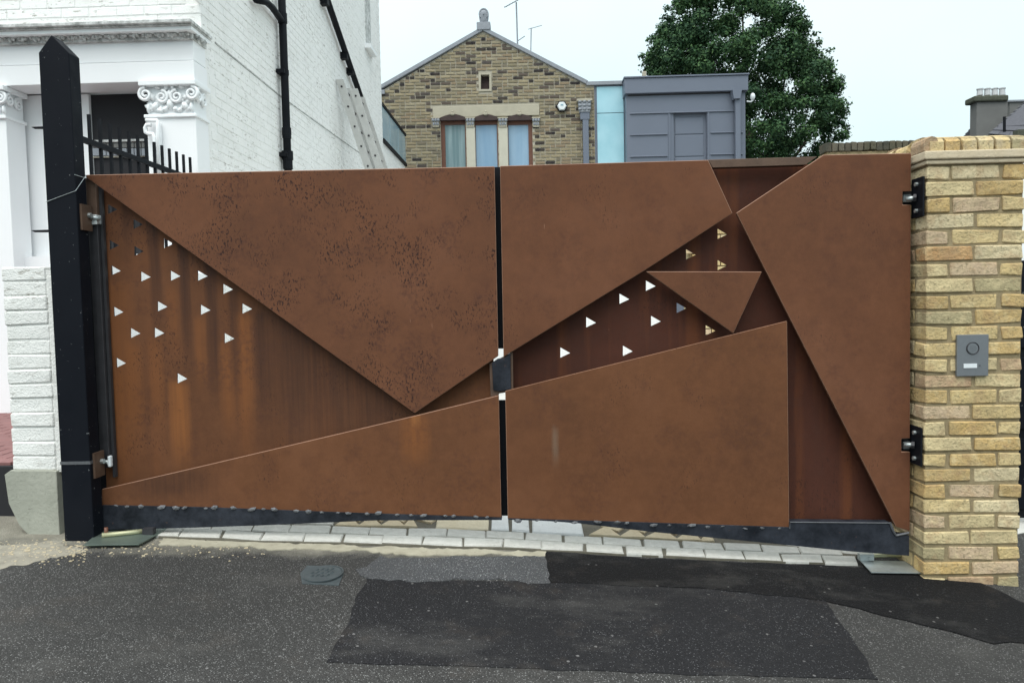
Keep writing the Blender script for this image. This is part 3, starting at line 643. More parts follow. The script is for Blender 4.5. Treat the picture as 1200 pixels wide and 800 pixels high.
for yt in (232.5, 520):
    zc = P(1078, yt, 3.60).z; xx = X0-.004
    hb_ = mk('hinge_plate', B(xx-.012, xx-.003, YPF+.006, YPF+.11, zc-.092, zc+.092), M['black_plain'], pillar, bevel=.001)
    for dz in (.062, -.062): hexbolt(hb_, (xx-.012, YPF+.055, zc+dz), (-1,0,0), .010, .012)
    mk('hinge_pin', TU([(xx-.012, YPF+.065, zc), (xx-.05, YPF+.085, zc-.002)], .012, 10), M['zinc'], hb_, smooth=True)
    mk('lock_nut', TU([(xx-.013, YPF+.06, zc), (xx-.024, YPF+.066, zc)], .019, 6), M['stile_dark'], hb_)
# intercom
ic = thing('intercom', 'grey metal door entry panel with round speaker and name strip on brick pillar', 'intercom', P(1140, 441, YPF-.002))
a = pb(1121.5, 392, 1158.5, 440.5, YPF-.012, .014); mk('face_plate', B(*a), M['intercom'], ic, bevel=.0015)
c = P(1140, 408, YPF-.013)
bm = TU([c + Vector((0,.004,0)), c + Vector((0,-.001,0))], .0235, 32); mk('speaker_disc', bm, M['intercom'], ic)
pts = [c + Vector((math.cos(t)*.028, 0, math.sin(t)*.028)) for t in [2*math.pi*k/40 for k in range(41)]]
mk('speaker_ring', tube(bmesh.new(), pts, .0022, 6, False), M['stile_dark'], ic, smooth=True)
mk('name_strip', PB(1129.5, 426, 1145, 431, YPF-.0145, .004), M['label'], ic)
for k in range(7):
    for q in range(7):
        if (k-3)**2+(q-3)**2 <= 9: mk('speaker_hole', TU([c + Vector(((k-3)*.0052, -.0012, (q-3)*.0052)), c + Vector(((k-3)*.0052, -.0017, (q-3)*.0052))], .0011, 6), M['intercom_dark'], ic)
mk('sensor', TU([P(1148,428,YPF-.014), P(1148,428,YPF-.011)], .004, 10), M['intercom_dark'], ic)

# ------------------------------------------------------------------ white brick pier left
YW = 3.60
wa, wb = P(7, 400, YW).x, P(58, 400, YW).x
z1 = P(35, 312, YW).z; z0 = P(35, 551, YW).z
pier = thing('brick_pier', 'narrow white painted brick pier on a rough concrete foot beside the black post', 'pier', Vector(((wa+wb)/2, YW+.1, gz(wa, YW))))
nrow = 14; hrow = (z1 - z0) / nrow
WB_ = brick_meshes(wb-wa, .12, hrow-.004, M['white_pier'], 6, .006, .003, 9)
for i in range(nrow): put(rr.choice(WB_), (wa+wb)/2, YW+.06, z0 + hrow*(i+.5), pier)
mk('pier_core', B(wa+.006, wb+.035, YW+.006, YW+.20, z0-.01, z1-.02), M['white_pier'], pier)
mk('edge_fillet', B(wb+.002, wb+.038, YW+.002, YW+.03, z0, z1-.05), M['white_pier'], pier, bevel=.003)
bm = bmesh.new()
fp = [P(x, y, YW-.015) for x, y in ((5,556),(12,551),(60,551),(66,552),(70,627),(72,640),(60,640),(40,634),(22,615),(10,590))]
bm = prism(fp, (0, .22, 0)); mk('concrete_foot', bm, M['concrete'], pier, bevel=.008)
# rubble and grit at the pier foot: stuff
bm = bmesh.new()
for k in range(500):
    px = random.uniform(0, 100); py = random.gauss(646, 7)
    if random.random() < .35: px = random.uniform(90, 330); py = random.gauss(640, 7)
    if py < 632: continue
    q = PG(px, py); s = abs(random.gauss(.001, .0014)) + .0009
    m4 = Matrix.Translation(q + Vector((0,0,s*.3))) @ Matrix.Diagonal((s*random.uniform(.8,1.6), s, s*.6, 1))
    bmesh.ops.create_cube(bm, size=2, matrix=m4 @ Matrix.Rotation(random.uniform(0, 3), 4, 'Z'))
mk('gravel_grit', bm, M['slab_tan'], None, kind='stuff', label='pale grit scattered along the foot of pier and gate')
bpy.data.objects['gravel_grit']['category'] = 'grit'
sheet('mortar_strip', gpoly([(-20,640),(30,636),(75,634),(100,645),(60,655),(20,662),(-20,672)]), M['washed'], .0015, .012, .02, kind='structure')

# ------------------------------------------------------------------ raised tiled terrace at far left
TZ = ZC - .81
ter = thing('tiled_terrace', 'raised entrance terrace with red clay tiles behind the white pier', 'terrace', Vector((-4, 4.9, TZ-.3)))
mk('terrace_wall', B(-9, -2.56, 3.85, 6.0, gz(-3, 4)-.3, TZ-.012), M['gap'], ter)
me_t = brick_meshes(.19, .095, .02, M['tile'], 4, .002, .001, 5)
for i in range(20):
    for k in range(14):
        o = link('tile', me_t[(i*k) % 4], None, ter, Vector((-2.72 - k*.2 - (i % 2)*.1, 3.93 + i*.102, TZ - .004)))
# ------------------------------------------------------------------ white house (porch, side wall, wing wall)
YH = 6.0; XW = P(240, 150, YH).x
hz = gz(XW, 7)
house = thing('white_house', 'white painted brick house with classical porch and long side wall rising behind gate', 'house', Vector((XW-1, YH, hz)))
ZT = ZC + 6.4; YE = PX(448, 150, XW).y
core = M['white_brick']
mk('side_wall', B(XW-.35, XW+.0025, YH+.01, YE, hz-.3, ZT), core, house)
zc0 = P(120, 25, YH).z
mk('front_wall', B(XW-6.7, XW-.352, YH+.008, YH+.3, zc0, ZT), core, house)
mk('far_return', B(XW-6.7, XW-.352, YE-.3, YE, hz, ZT), core, house)
swall = [c for c in house.children if c.name.startswith('side_wall')][0]; fwall = [c for c in house.children if c.name.startswith('front_wall')][0]
# brick faces
def area_px(c, du, dv):
    ps = [proj(c + a*du + b_*dv) for a, b_ in ((-.5,-.5),(.5,-.5),(.5,.5),(-.5,.5))]
    if any(p is None for p in ps): return 0
    cx = sum(p[0] for p in ps)/4; cy = sum(p[1] for p in ps)/4
    if cx < 0 or cx > 1200 or cy < -3 or cy > 205: return 0
    return abs(sum(ps[i][0]*ps[(i+1)%4][1]-ps[(i+1)%4][0]*ps[i][1] for i in range(4)))/2
def lay(lst, meshes, parent, stuffmat, limit, th, name='brick'):
    lst.sort(key=lambda b_: -area_px(b_[0], b_[1], b_[2]))
    for c, du, dv, rot in lst[:limit]:
        o = link(name, rr.choice(meshes), None, parent(c), c); o.rotation_euler = (rr.uniform(-.01,.01), rr.uniform(-.01,.01), rot)
    groups = {}
    for b_ in lst[limit:]: groups.setdefault(parent(b_[0]).name, []).append(b_)
    for pn, bl in groups.items():
        V = []; Fc = []
        for c, du, dv, rot in bl:
            n = du.cross(dv).normalized() * th; j = rr.uniform(-.0015, .0015); k = len(V)
            for s3 in (-.5, .5):
                for s1, s2 in ((-.5,-.5),(.5,-.5),(.5,.5),(-.5,.5)):
                    V.append(c + du*s1*rr.uniform(.99,1.01) + dv*s2*rr.uniform(.93,1.02) + n*(s3) + n.normalized()*j)
            Fc += [(k,k+1,k+2,k+3),(k+7,k+6,k+5,k+4)] + [(k+i, k+4+i, k+4+(i+1)%4, k+(i+1)%4) for i in range(4)]
        me = bpy.data.meshes.new('brick_courses'); me.from_pydata([tuple(v) for v in V], [], Fc); 
        bm = bmesh.new(); bm.from_mesh(me); bmesh.ops.recalc_face_normals(bm, faces=bm.faces); bm.to_mesh(me); bm.free()
        link('brick_courses', me, stuffmat, bpy.data.objects[pn], Vector((0,0,0)), 'stuff')
bl = []
for i in range(int((ZT - ZC - .75)/.075)):
    z = ZC + .75 + i*.075
    y = YH + .115 - (i % 2)*.1125
    while y < YE:
        if y > YH+.12 or z > zc0+.05: bl.append((Vector((XW-.003, y, z)), Vector((0,.218,0)), Vector((0,0,.069)), math.pi/2))
        y += .225
    if z > zc0 + .04:
        x = XW - .115 - (i % 2)*.1125
        while x > XW - 6.6: bl.append((Vector((x, YH+.012, z)), Vector((.218,0,0)), Vector((0,0,.069)), 0.0)); x -= .225
WBm = brick_meshes(.219, .018, .070, M['white_brick'], 6, .004, .003, 21)
lay(bl, WBm, lambda c: swall if abs(c.x - (XW-.003)) < .001 else fwall, M['white_brick'], 295, .016)
# string course
sp_ = [PX(252, 50, XW+.006), PX(329, 113, XW+.006), PX(425, 182, XW+.006)]
mk('string_line', TU([Vector((XW+.004, sp_[0].y, sp_[0].z)), sp_[1], sp_[2], PX(440,193,XW+.006)], .009, 5), M['weathered'], swall)
# wing wall beyond, balustrade
Yb2 = 15.9; zw = P(448, 166, YE).z
wing = mk('low_wall', B(XW-.3, XW-.01, YE+.002, Yb2, hz-.4, zw), M['white_brick'], house)
mk('coping', B(XW-.32, XW+.03, YE+.004, Yb2, zw+.001, zw+.06), M['black_plain'], wing)
zg = zw + .07; zh = P(448, 120, YE).z
for k in range(3):
    a = YE+.05 + k*.9; mk('glass_panel', B(XW-.05, XW-.035, a, a+.86, zg, zh), M['bal_glass'], wing)
mk('handrail', B(XW-.065, XW-.015, YE+.03, YE+2.75, zh, zh+.05), M['black_plain'], wing)
# narrow window reveal and sill in the side wall
a, b_ = PX(427, 8, XW), PX(433, 60, XW)
wn = mk('window', B(XW-.02, XW+.012, a.y, b_.y+.1, b_.z, a.z+.3), M['weathered'], swall)
mk('sill', B(XW, XW+.10, a.y-.08, b_.y+.12, b_.z-.07, b_.z-.002), M['white_trim'], swall)
# pipes on the wall
XP = XW + .07
def wallpipe(name, pix, r, mat=M['black_plain']): return mk(name, TU([PX(x, y, XP) for x, y in pix], r, 12), mat, house, smooth=True)
a = PX(331, 22, XP); v_top = Vector((XP, a.y, ZT-.3)); v_bot = Vector((XP, a.y, hz))
dp = mk('downpipe', TU([v_top, v_bot], .040, 14), M['black_plain'], house, smooth=True)
mk('branch_pipe', TU([PX(300,0,XP), PX(312,2.5,XP), PX(319,9,XP), Vector((XP, a.y-.01, PX(331,26,XP).z))], .033, 12), M['black_plain'], dp, smooth=True)
for yy, rr2, h_ in ((24,.048,.10),(85,.046,.05),(152,.048,.07),(158,.046,.04),(180,.058,.09),(187,.050,.16)):
    zz = PX(333, yy, XP).z; mk('pipe_collar', TU([(XP, a.y, zz-h_/2), (XP, a.y, zz+h_/2)], rr2, 14), M['black_plain'], dp)
    if yy in (85, 180): mk('pipe_bracket', B(XW-.005, XP+.02, a.y-.075, a.y+.075, zz-.02, zz+.02), M['black_plain'], dp)
q0, q1 = PX(380, -10, XP), PX(436, 152, XP)
p2 = mk('sloping_pipe', TU([q0 + (q0-q1)*.5, q0, q1, PX(439,160,XP), Vector((XP, PX(439,160,XP).y, PX(439,175,XP).z))], .042, 12), M['black_plain'], house, smooth=True)
for (x, y) in ((382,2),(405,66),(412,84)):
    c = PX(x, y, XP); mk('pipe_bracket', B(XW-.004, XP+.03, c.y-.05, c.y+.05, c.z-.045, c.z+.045), M['black_plain'], p2)
# porch entablature
YQ = YH - .17
def strat(y0, y1, proj_, mat, name, inset=0):
    Y = YQ - proj_; a = pb(0, y0, 200, y1, Y, .1); z0_, z1_ = a[4], a[5]
    mk(name, B(XW-6.5, XW+.012+proj_*.35, Y, YH+.03+proj_*.2, z0_, z1_), mat, house, bevel=.004); return z0_, z1_, Y
strat(25.5, 29.5, .16, M['weathered'], 'cornice'); strat(29.8, 33, .135, M['weathered'], 'cornice'); strat(33.2, 38.6, .115, M['white_trim'], 'cornice')
o0, o1, oY = strat(39.0, 49.2, .045, M['weathered'], 'ornament_band')
band = [c for c in house.children if c.name.startswith('ornament_band')][0]
def leaf_orn(w_, h_):
    bm = bmesh.new()
    for k, (dx, dz, s, a) in enumerate(((-.25,0,1,.4),(.05,.02,1.15,-.3),(.3,-.02,.8,.6),(-.02,-.28,.6,0))):
        m4 = Matrix.Translation((dx*w_, 0, dz*h_)) @ Matrix.Rotation(a, 4, 'Y') @ Matrix.Diagonal((w_*.17*s, .022, h_*.36*s, 1))
        bmesh.ops.create_icosphere(bm, subdivisions=1, radius=1, matrix=m4)
    me = bpy.data.meshes.new('carved_leaf'); bm.to_mesh(me); bm.free(); me.materials.append(M['weathered']); return me
lo_ = leaf_orn(.095, (o1-o0)*.9)
for k in range(26):
    o = link('carved_leaf', lo_, None, band, Vector((XW - .03 - k*.098, oY-.012, (o0+o1)/2)));  o.scale = (1 if k % 2 else -1, 1, 1)
for k in range(2):
    o = link('carved_leaf', lo_, None, band, Vector((XW + .038, YQ + .02 + k*.098, (o0+o1)/2))); o.rotation_euler = (0,0,math.pi/2)
fz0, _, _ = strat(49.8, 74.2, .010, M['white_stucco'], 'frieze'); az0, _, _ = strat(74.6, 98, .030, M['white_stucco'], 'architrave')
mk('soffit', B(XW-6.5, XW-.36, YH+.045, YH+.5, az0+.01, az0+.6), M['white_stucco'], house)
def pilaster(xa, xb, shaft_a, shaft_b, ytop, ycap):
    ca = pb(xa, ytop, xb, ycap, YQ-.06, .1); zc_, zt_ = ca[4], az0 - .002
    sa, sb = P(shaft_a, 160, YQ-.02).x, min(P(shaft_b, 160, YQ-.02).x, XW+.015)
    p = mk('pilaster', B(sa, sb, YQ-.02, YH+.035, hz-.3, zc_-.002), M['white_stucco'], house, bevel=.004)
    w_ = sb - sa; h_ = zt_ - zc_; xm = (sa+sb)/2
    mk('capital_block', B(sa+.015, sb-.010, YQ-.018, YH+.03, zc_, zt_-.04), M['white_trim'], p)
    mk('abacus', B(sa-.03, sb+.03, YQ-.075, YH+.04, zt_-.04, zt_), M['white_trim'], p, bevel=.006)
    mk('neck_moulding', B(sa-.014, sb+.014, YQ-.040, YH+.042, zc_-.022, zc_+.004), M['white_trim'], p, bevel=.005)
    def volute(cx, cz, sgn, R_, Yv, turns=1.7, ax=0):
        pts = []; rad = []
        for k in range(44):
            t = k/43; a = sgn*(t*turns*2*math.pi) + math.pi/2; r = R_*(1-.85*t)
            d = Vector((math.cos(a)*r, 0, math.sin(a)*r)) if ax == 0 else Vector((0, math.cos(a)*r, math.sin(a)*r))
            pts.append(Vector((cx, Yv, cz)) + d if ax == 0 else Vector((Yv, cx, cz)) + d); rad.append(R_*.27*(1-.35*t))
        mk('volute', tube(bmesh.new(), pts, rad, 6), M['white_trim'], p, smooth=True)
    R_ = h_*.21
    volute(sa+.012, zt_-.04-R_*1.15, 1, R_, YQ-.05); volute(sb-.012, zt_-.04-R_*1.15, -1, R_, YQ-.05)
    volute(xm-.058, zc_+h_*.52, -1, R_*.95, YQ-.04); volute(xm+.058, zc_+h_*.52, 1, R_*.95, YQ-.04)
    volute(YQ+.02, zt_-.04-R_*1.15, 1, R_, sb+.012, 1.7, 1); volute(YQ+.13, zc_+h_*.55, 1, R_*.95, sb+.004, 1.7, 1)
    rl = random.Random(4)
    for k in range(26):
        a = rl.uniform(-1, 1); dz = rl.uniform(.10, .62); bm = bmesh.new(); s1 = rl.uniform(.012, .022)
        m4 = Matrix.Translation((xm + a*w_*.46, YQ-.022, zc_+dz*h_)) @ Matrix.Rotation(a*1.2, 4, 'Y') @ Matrix.Diagonal((s1, .020, s1*rl.uniform(1.2, 2.0), 1))
        bmesh.ops.create_icosphere(bm, subdivisions=1, radius=1, matrix=m4); mk('carved_leaf', bm, M['white_trim'], p, smooth=True)
    for (dx, dz, sx, sz, a) in ((0,.32,.04,.05,0),(-.14,.25,.035,.045,.6),(.14,.25,.035,.045,-.6),(0,.62,.028,.04,0),(-.17,.55,.03,.045,-.5),(.17,.55,.03,.045,.5),(-.05,.16,.03,.025,.3),(.05,.16,.03,.025,-.3),(-.03,.80,.02,.035,.5),(.03,.80,.02,.035,-.5),(-.11,.82,.035,.018,.2),(.11,.82,.035,.018,-.2),(-.09,.12,.022,.03,-.6),(.09,.12,.022,.03,.6),(-.20,.2,.02,.05,.1),(.20,.2,.02,.05,-.1)):
        bm = bmesh.new(); m4 = Matrix.Translation((xm+dx*.85, YQ-.028, zc_+dz*h_)) @ Matrix.Rotation(a, 4, 'Y') @ Matrix.Diagonal((sx*.7, .024, sz*.8, 1))
        bmesh.ops.create_icosphere(bm, subdivisions=2, radius=1, matrix=m4); mk('acanthus_leaf', bm, M['white_trim'], p, smooth=True)
    return p
pilaster(161, 247, 173, 238, 98, 133)
pilaster(-50, 33, -42, 8, 98, 135)
# porch opening: side return, podium, hall's shade painted as a near-black sheet
xo = P(172, 200, YH).x
mk('podium_wall', B(XW-6.5, xo-.002, YH-.06, YH+.3, hz-.3, P(90,300,YH).z), M['white_stucco'], house)
mk('porch_return', B(P(8,200,YH).x-.2, P(8,200,YH).x, YH+.46, YH+1.9, hz, az0), M['white_stucco'], house)
yh_ = YH+.07; xj = P(108, 200, yh_).x
mk('porch_wall', B(P(8,200,YH).x+.002, xj, yh_, yh_+.1, P(90,300,YH).z+.002, az0-.002), M['white_stucco'], house)
mk('porch_wall', B(XW-6.5, P(8,200,YH).x, yh_, yh_+.1, P(90,300,YH).z+.002, az0-.002), M['white_stucco'], house)
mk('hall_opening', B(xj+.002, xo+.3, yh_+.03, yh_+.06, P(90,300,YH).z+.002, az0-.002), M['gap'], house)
ol = [c for c in house.children if c.name.startswith('hall_opening')][0]
mk('window_bar', PB(108.6, 182.6, 172, 184, yh_+.008, .02), M['stone_pale'], ol)
mk('ledge', PB(107, 163.5, 172, 166, yh_-.02, .06), M['weathered'], ol)
for k in range(8):
    mk('ledge_block', PB(108.5+k*8.2, 166.8, 115.6+k*8.2, 173, yh_-.005, .04), M['stack'], ol)
    mk('ledge_block', PB(108.5+k*8.2, 173.8, 115.6+k*8.2, 182.4, yh_-.005, .04), M['stone_grey'], ol)
# white pipes by the pilaster
yp = YQ-.07
mk('white_pipe', TU([P(171,141,yp), P(184,141,yp), P(185,143,yp), P(186.5,205,yp)], .015, 8), M['white_trim'], house, smooth=True)
mk('white_pipe', TU([P(177,147,yp), P(172,146,yp), P(170,150,yp), P(170.5,155,yp), P(174,157,yp), P(179,157,yp), P(180.5,160,yp), P(182,205,yp)], .015, 8), M['white_trim'], house, smooth=True)
mk('white_pipe', TU([P(187,144,yp+.03), P(189,205,yp+.03)], .013, 8), M['white_trim'], house, smooth=True)
# railing running back along the side of the steps
XR = -2.64 - .0
mk('step_wall', B(XR-.16, XR+.07, 4.25, 5.96, hz-.3, ZC+.28), M['white_stucco'], house, bevel=.01)
rail = thing('iron_railing', 'black iron railing with upright bars in front of the white porch', 'railing', Vector((XR, 5, TZ)))
zr = [P(104.6,140.3,4.4).z, P(104.6,140.3,4.4).z]
XR = P(104.6, 145, 4.4).x
for k in range(14):
    y = 4.4 - .11 + k*.109
    mk('baluster', B(XR-.008, XR+.008, y-.008, y+.008, ZC+.282, ZC+1.165), M['black_plain'], rail)
mk('handrail', B(XR-.012, XR+.012, 4.1, 5.83, ZC+.985, ZC+1.02), M['black_plain'], rail, bevel=.003)

# ladder (two sections) leaning on the wall
lad = thing('ladder', 'aluminium extension ladder leaning on the white side wall by the sloping pipe', 'ladder', Vector((XW+1.35, 10.5, hz)))
def ladsec(off, ztp, zbt):
    def at(z, o): s = (3.10 + ZC - z)*.30; return Vector((XW + .05 + s + off, o, z))
    for yy in (10.2, 10.62):
        a, b_ = at(ztp, yy), at(zbt, yy); bm = bmesh.new(); dx = .055
        pts = [a + Vector((-dx,0,0)), a + Vector((dx,0,.0)), b_ + Vector((dx,0,0)), b_ + Vector((-dx,0,0))]
        mk('stile', prism(pts, (0, .028, 0)), M['alu'], lad, bevel=.002)
    z = ztp - .10
    while z > zbt + .1:
        a = at(z, 10.19); mk('rung', TU([a, a + Vector((0,.47,0))], .014, 8), M['stile_dark'], lad); z -= .27
ladsec(0, ZC+3.08, hz+.3); ladsec(.15, ZC+2.95, hz)

# ------------------------------------------------------------------ brick coach house with gable
YG = 16.6
gp = [(448,108),(566,36),(684,99),(697,99),(697,230),(448,230)]
gb = gz(0, 9)
gh = thing('brick_house', 'old brown stock brick house with carved head on its stone gable top', 'house', Vector((P(566,200,YG).x, YG, gb)))
def PV(x, y, Y=YG): return P(x, y, Y)
wl_, wr_ = PV(446,150).x, PV(697,150).x; ap = PV(566,37); el, er = PV(446,108), PV(686,99)
wallpts = [Vector((wl_,YG,gb)), Vector((wr_,YG,gb)), Vector((wr_,YG,PV(697,99).z)), Vector((er.x,YG,er.z)), ap, Vector((wl_,YG,el.z))]
wins = [(516.5,137,546,545), (556,137,583.5,583), (594.5,137,624,623)]
zsill = PV(566, 260).z
holes = [[Vector((PV(a,160).x,YG,zsill)), Vector((PV(b_,160).x,YG,zsill)), Vector((PV(b_,160).x,YG,PV(b_,133.5).z)), Vector((PV(a,160).x,YG,PV(a,133.5).z))] for a, y, b_, _ in wins]
slot = [PV(563.5,105), PV(573.5,105), PV(573.5,88), PV(563.5,88)]
wallg = mk('gable_wall', prism(wallpts, (0, .3, 0), holes + [slot]), M['mortar_house'], gh)
mk('side_wall', B(wl_, wl_+.3, YG+.31, YG+6, gb, el.z), M['mortar_house'], gh); mk('side_wall', B(wr_-.3, wr_, YG+.31, YG+6, gb, er.z), M['mortar_house'], gh)
rf = [Vector((wl_-.05,YG+.3,el.z-.06)), Vector((wr_+.03,YG+.3,er.z-.02)), Vector((ap.x,YG+.3,ap.z))]
mk('roof', prism(rf, (0, 5.8, 0)), M['slate'], gh)
def inpoly(x, z, pts):
    c = False; n = len(pts)
    for i in range(n):
        a, b_ = pts[i], pts[(i+1)%n]
        if (a.z > z) != (b_.z > z) and x < (b_.x-a.x)*(z-a.z)/(b_.z-a.z)+a.x: c = not c
    return c
full, cut = [], []; z = gb + .04; i = 0
lint = pb(507, 123.5, 632, 137, YG, 0); PITCH = .0715; BH = .052
def span(zz):                                    # allowed x interval of the wall at a height
    if zz > ap.z: return None
    if zz <= el.z: a = wl_
    else: a = wl_ + (ap.x-wl_)*(zz-el.z)/(ap.z-el.z)
    if zz <= PV(697,99).z - .02: b_ = wr_
    elif zz > er.z: b_ = er.x + (ap.x-er.x)*(zz-er.z)/(ap.z-er.z)
    else: b_ = er.x
    return a, b_
blk = [(min(p.x for p in h), max(p.x for p in h), min(p.z for p in h), max(p.z for p in h)) for h in holes] + [(a_[0], a_[1], a_[4], a_[5]) for a_ in (pb(561,86,576,107,YG,0), lint)]
while z < ap.z:
    sp = span(z + BH/2)
    if sp and sp[1]-sp[0] > .1:
        x = sp[0] - rr.uniform(0, .2) if i % 2 else sp[0]; k = i % 2
        x = wl_ - (i % 2)*.11; 
        while x < sp[1]:
            w2 = .205 if ((k + i) % 3) else .095
            a, b_ = max(x, sp[0]+.01), min(x+w2, sp[1]-.01)
            for (h0, h1, v0, v1) in blk:
                if v0 - BH/2 < z < v1 + BH/2 and b_ > h0 and a < h1:
                    if a < h0: b_ = h0 - .006
                    elif b_ > h1: a = h1 + .006
                    else: b_ = a
            if b_ - a > .03:
                t = (Vector(((a+b_)/2, YG-.004, z)), Vector((b_-a,0,0)), Vector((0,0,BH)), 0.0)
                (full if b_-a > .2 else cut).append(t)
            x += w2 + .022; k += 1
    z += PITCH; i += 1
HB = brick_meshes(.205, .03, BH, M['house_brick'], 5, .004, .003, 31)
vis = [b_ for b_ in full if proj(b_[0]) and proj(b_[0])[1] < 192]; hid = [b_ for b_ in full if b_ not in vis]
rr.shuffle(vis)
for c, du, dv, rot in vis[:298]:
    o = link('brick', rr.choice(HB), None, wallg, c); o.rotation_euler = (0, rr.uniform(-.01,.01), 0)
lay(vis[298:] + hid + cut, HB, lambda c: wallg, M['house_brick_s'], 0, .028)
# stone coping on the gable and finial
def cop(a, b_, t=.085, ov=.06):
    d = (b_-a).normalized(); n = Vector((-d.z, 0, d.x)); n = n if n.z > 0 else -n
    pts = [a, b_, b_ + n*t, a + n*t]; return prism([p - Vector((0, ov, 0)) for p in pts], (0, .42, 0))
mk('gable_coping', cop(Vector((el.x-.12,YG,el.z-.02)), ap), M['stone_grey'], gh, bevel=.01)
mk('gable_coping', cop(ap, Vector((er.x+.02,YG,er.z-.01))), M['stone_grey'], gh, bevel=.01)
mk('parapet_coping', B(er.x+.02, PV(733,98).x, YG-.06, YG+.3, PV(710,100).z, PV(710,96).z), M['stone_grey'], gh)
mk('kneeler', B(el.x-.16, el.x+.1, YG-.07, YG+.2, el.z-.06, el.z+.03), M['stone_grey'], gh)
fb = pb(558.5, 25.5, 574.5, 35, YG-.08, .3); fin = mk('finial', B(*fb), M['stone_grey'], gh, bevel=.015)
fc = P(567, 18, YG+.04); hr = .105
bm = bmesh.new(); zb_ = fb[5] - .01; zt_h = P(567, 11.2, YG+.04).z
tube(bm, [Vector((fc.x, fc.y, z_)) for z_ in (zb_, zb_+.05, fc.z-.03, fc.z+.03, zt_h-.045, zt_h-.015, zt_h)], [.088,.094,.108,.108,.086,.055,.012], 16)
ball(bm, fc + Vector((0, -hr*.98, -.01)), (.017,.03,.035), 8, 6)
ball(bm, fc + Vector((-.035, -hr*.83, .028)), (.02,.014,.009), 8, 6); ball(bm, fc + Vector((.035, -hr*.83, .028)), (.02,.014,.009), 8, 6)
ball(bm, fc + Vector((0, -hr*.85, -.058)), (.028,.018,.009), 8, 6)
mk('carved_head', bm, M['stone_grey'], fin, smooth=True)
pts = [fc + Vector((math.cos(t)*hr*.86, -.065, math.sin(t)*hr*1.05)) for t in [math.pi*(-.25 + 1.5*k/24) for k in range(25)]]
mk('carved_hair', tube(bmesh.new(), pts, .020, 8), M['stone_grey'], fin, smooth=True)
# slot window
a = pb(561,86,576,107,YG-.02,.1)
mk('slot_surround', prism([Vector((a[0],YG-.025,a[4])),Vector((a[1],YG-.025,a[4])),Vector((a[1],YG-.025,a[5])),Vector((a[0],YG-.025,a[5]))], (0,.06,0), [[p + Vector((0,-.025,0)) for p in slot]]), M['stone'], gh)
sw = mk('slot_window', B(slot[0].x-.01, slot[1].x+.01, YG+.12, YG+.14, slot[0].z-.01, slot[2].z+.01), M['brown_head'], gh)
# lintel, windows, colonnettes
mk('lintel', PB(507, 123.5, 632, 136.8, YG-.03, .2), M['stone'], gh, bevel=.01)
for n_, (a, y, b_, _) in enumerate(wins):
    xa, xb = PV(a,160).x, PV(b_,160).x; zt_ = PV(a,146).z; ztp = PV((a+b_)/2, 134).z
    fr = mk('window', prism([Vector((xa,YG+.06,zsill)),Vector((xb,YG+.06,zsill)),Vector((xb,YG+.06,ztp-.02)),Vector((xa,YG+.06,ztp-.02))], (0,.06,0),
        [[Vector((xa+(.09 if n_==0 else .025),YG+.06,zsill+.05)),Vector((xb-(.09 if n_==2 else .025),YG+.06,zsill+.05)),Vector((xb-(.09 if n_==2 else .025),YG+.06,zt_)),Vector((xa+(.09 if n_==0 else .025),YG+.06,zt_))]]), M['brown_frame'], gh)
    mk('pane', B(xa+.02, xb-.02, YG+.09, YG+.10, zsill+.04, zt_+.02), M['green_glass'] if n_ == 0 else M['blind_glass'], fr)
    # carved segmental head with a small crest
    pts = [Vector((xa-.01,YG-.055,PV(a,142).z))] + [Vector((xa-.01 + (xb-xa+.02)*t, YG-.055, PV(a,139).z + math.sin(math.pi*t)*.075)) for t in [k/8 for k in range(9)]] + [Vector((xb+.01,YG-.055,PV(a,142).z))]
    mk('carved_head_board', prism(pts, (0,.09,0)), M['brown_head'], fr)
    bm = bmesh.new(); ball(bm, Vector(((xa+xb)/2, YG-.06, PV(a,135.5).z+.01)), (.055,.03,.035), 8, 6); ball(bm, Vector(((xa+xb)/2, YG-.06, PV(a,134).z+.03)), (.025,.03,.03), 8, 6); mk('crest', bm, M['stone'], fr, smooth=True)
for (xa, xb, full_) in ((505.5,515.5,0),(545.5,556.5,1),(583.5,595,1),(623.5,633,0)):
    a = pb(xa, 137.5, xb, 148.5, YG-.07, .14); xm = (a[0]+a[1])/2
    if full_: cl = mk('colonnette', B(a[0]+.006, a[1]-.006, YG-.03, YG+.12, zsill, a[4]), M['stone_pale'], gh, bevel=.015)
    bm = bmesh.new(); w2 = (a[1]-a[0])/2; h2 = a[5]-a[4]
    box(bm, a[0]+.02, a[1]-.02, a[2]+.02, a[3], a[4], a[4]+h2*.85); mk('capital', bm, M['stone'], gh)
    bm = bmesh.new()
    for dx in (-1, 0, 1):
        ball(bm, Vector((xm+dx*w2*.62, a[2]+.01, a[4]+h2*.72)), (w2*.34,.03,h2*.2), 8, 6); ball(bm, Vector((xm+dx*w2*.5, a[2]+.02, a[4]+h2*.32)), (w2*.26,.02,h2*.2), 8, 6)
    mk('capital_leaves', bm, M['stone_grey'], gh, smooth=True)
    mk('abacus', B(a[0]-.005, a[1]+.005, a[2]-.01, a[3], a[5]-h2*.12, a[5]-.002), M['stone'], gh)
# alarm box
c = P(658.5, 124.5, YG-.10); al = thing('alarm_box', 'white hexagonal alarm box with dark rim high on the brick gable', 'alarm box', c)
mk('rim', TU([c + Vector((0,.07,0)), c + Vector((0,.0,0))], .125, 6), M['black_plain'], al); mk('cover', TU([c + Vector((0,.0,0)), c + Vector((0,-.03,0))], [.105,.085], 6), M['label'], al)
mk('badge', B(c.x-.03, c.x+.03, c.y-.036, c.y-.031, c.z+.005, c.z+.035), M['bal_glass'], al)
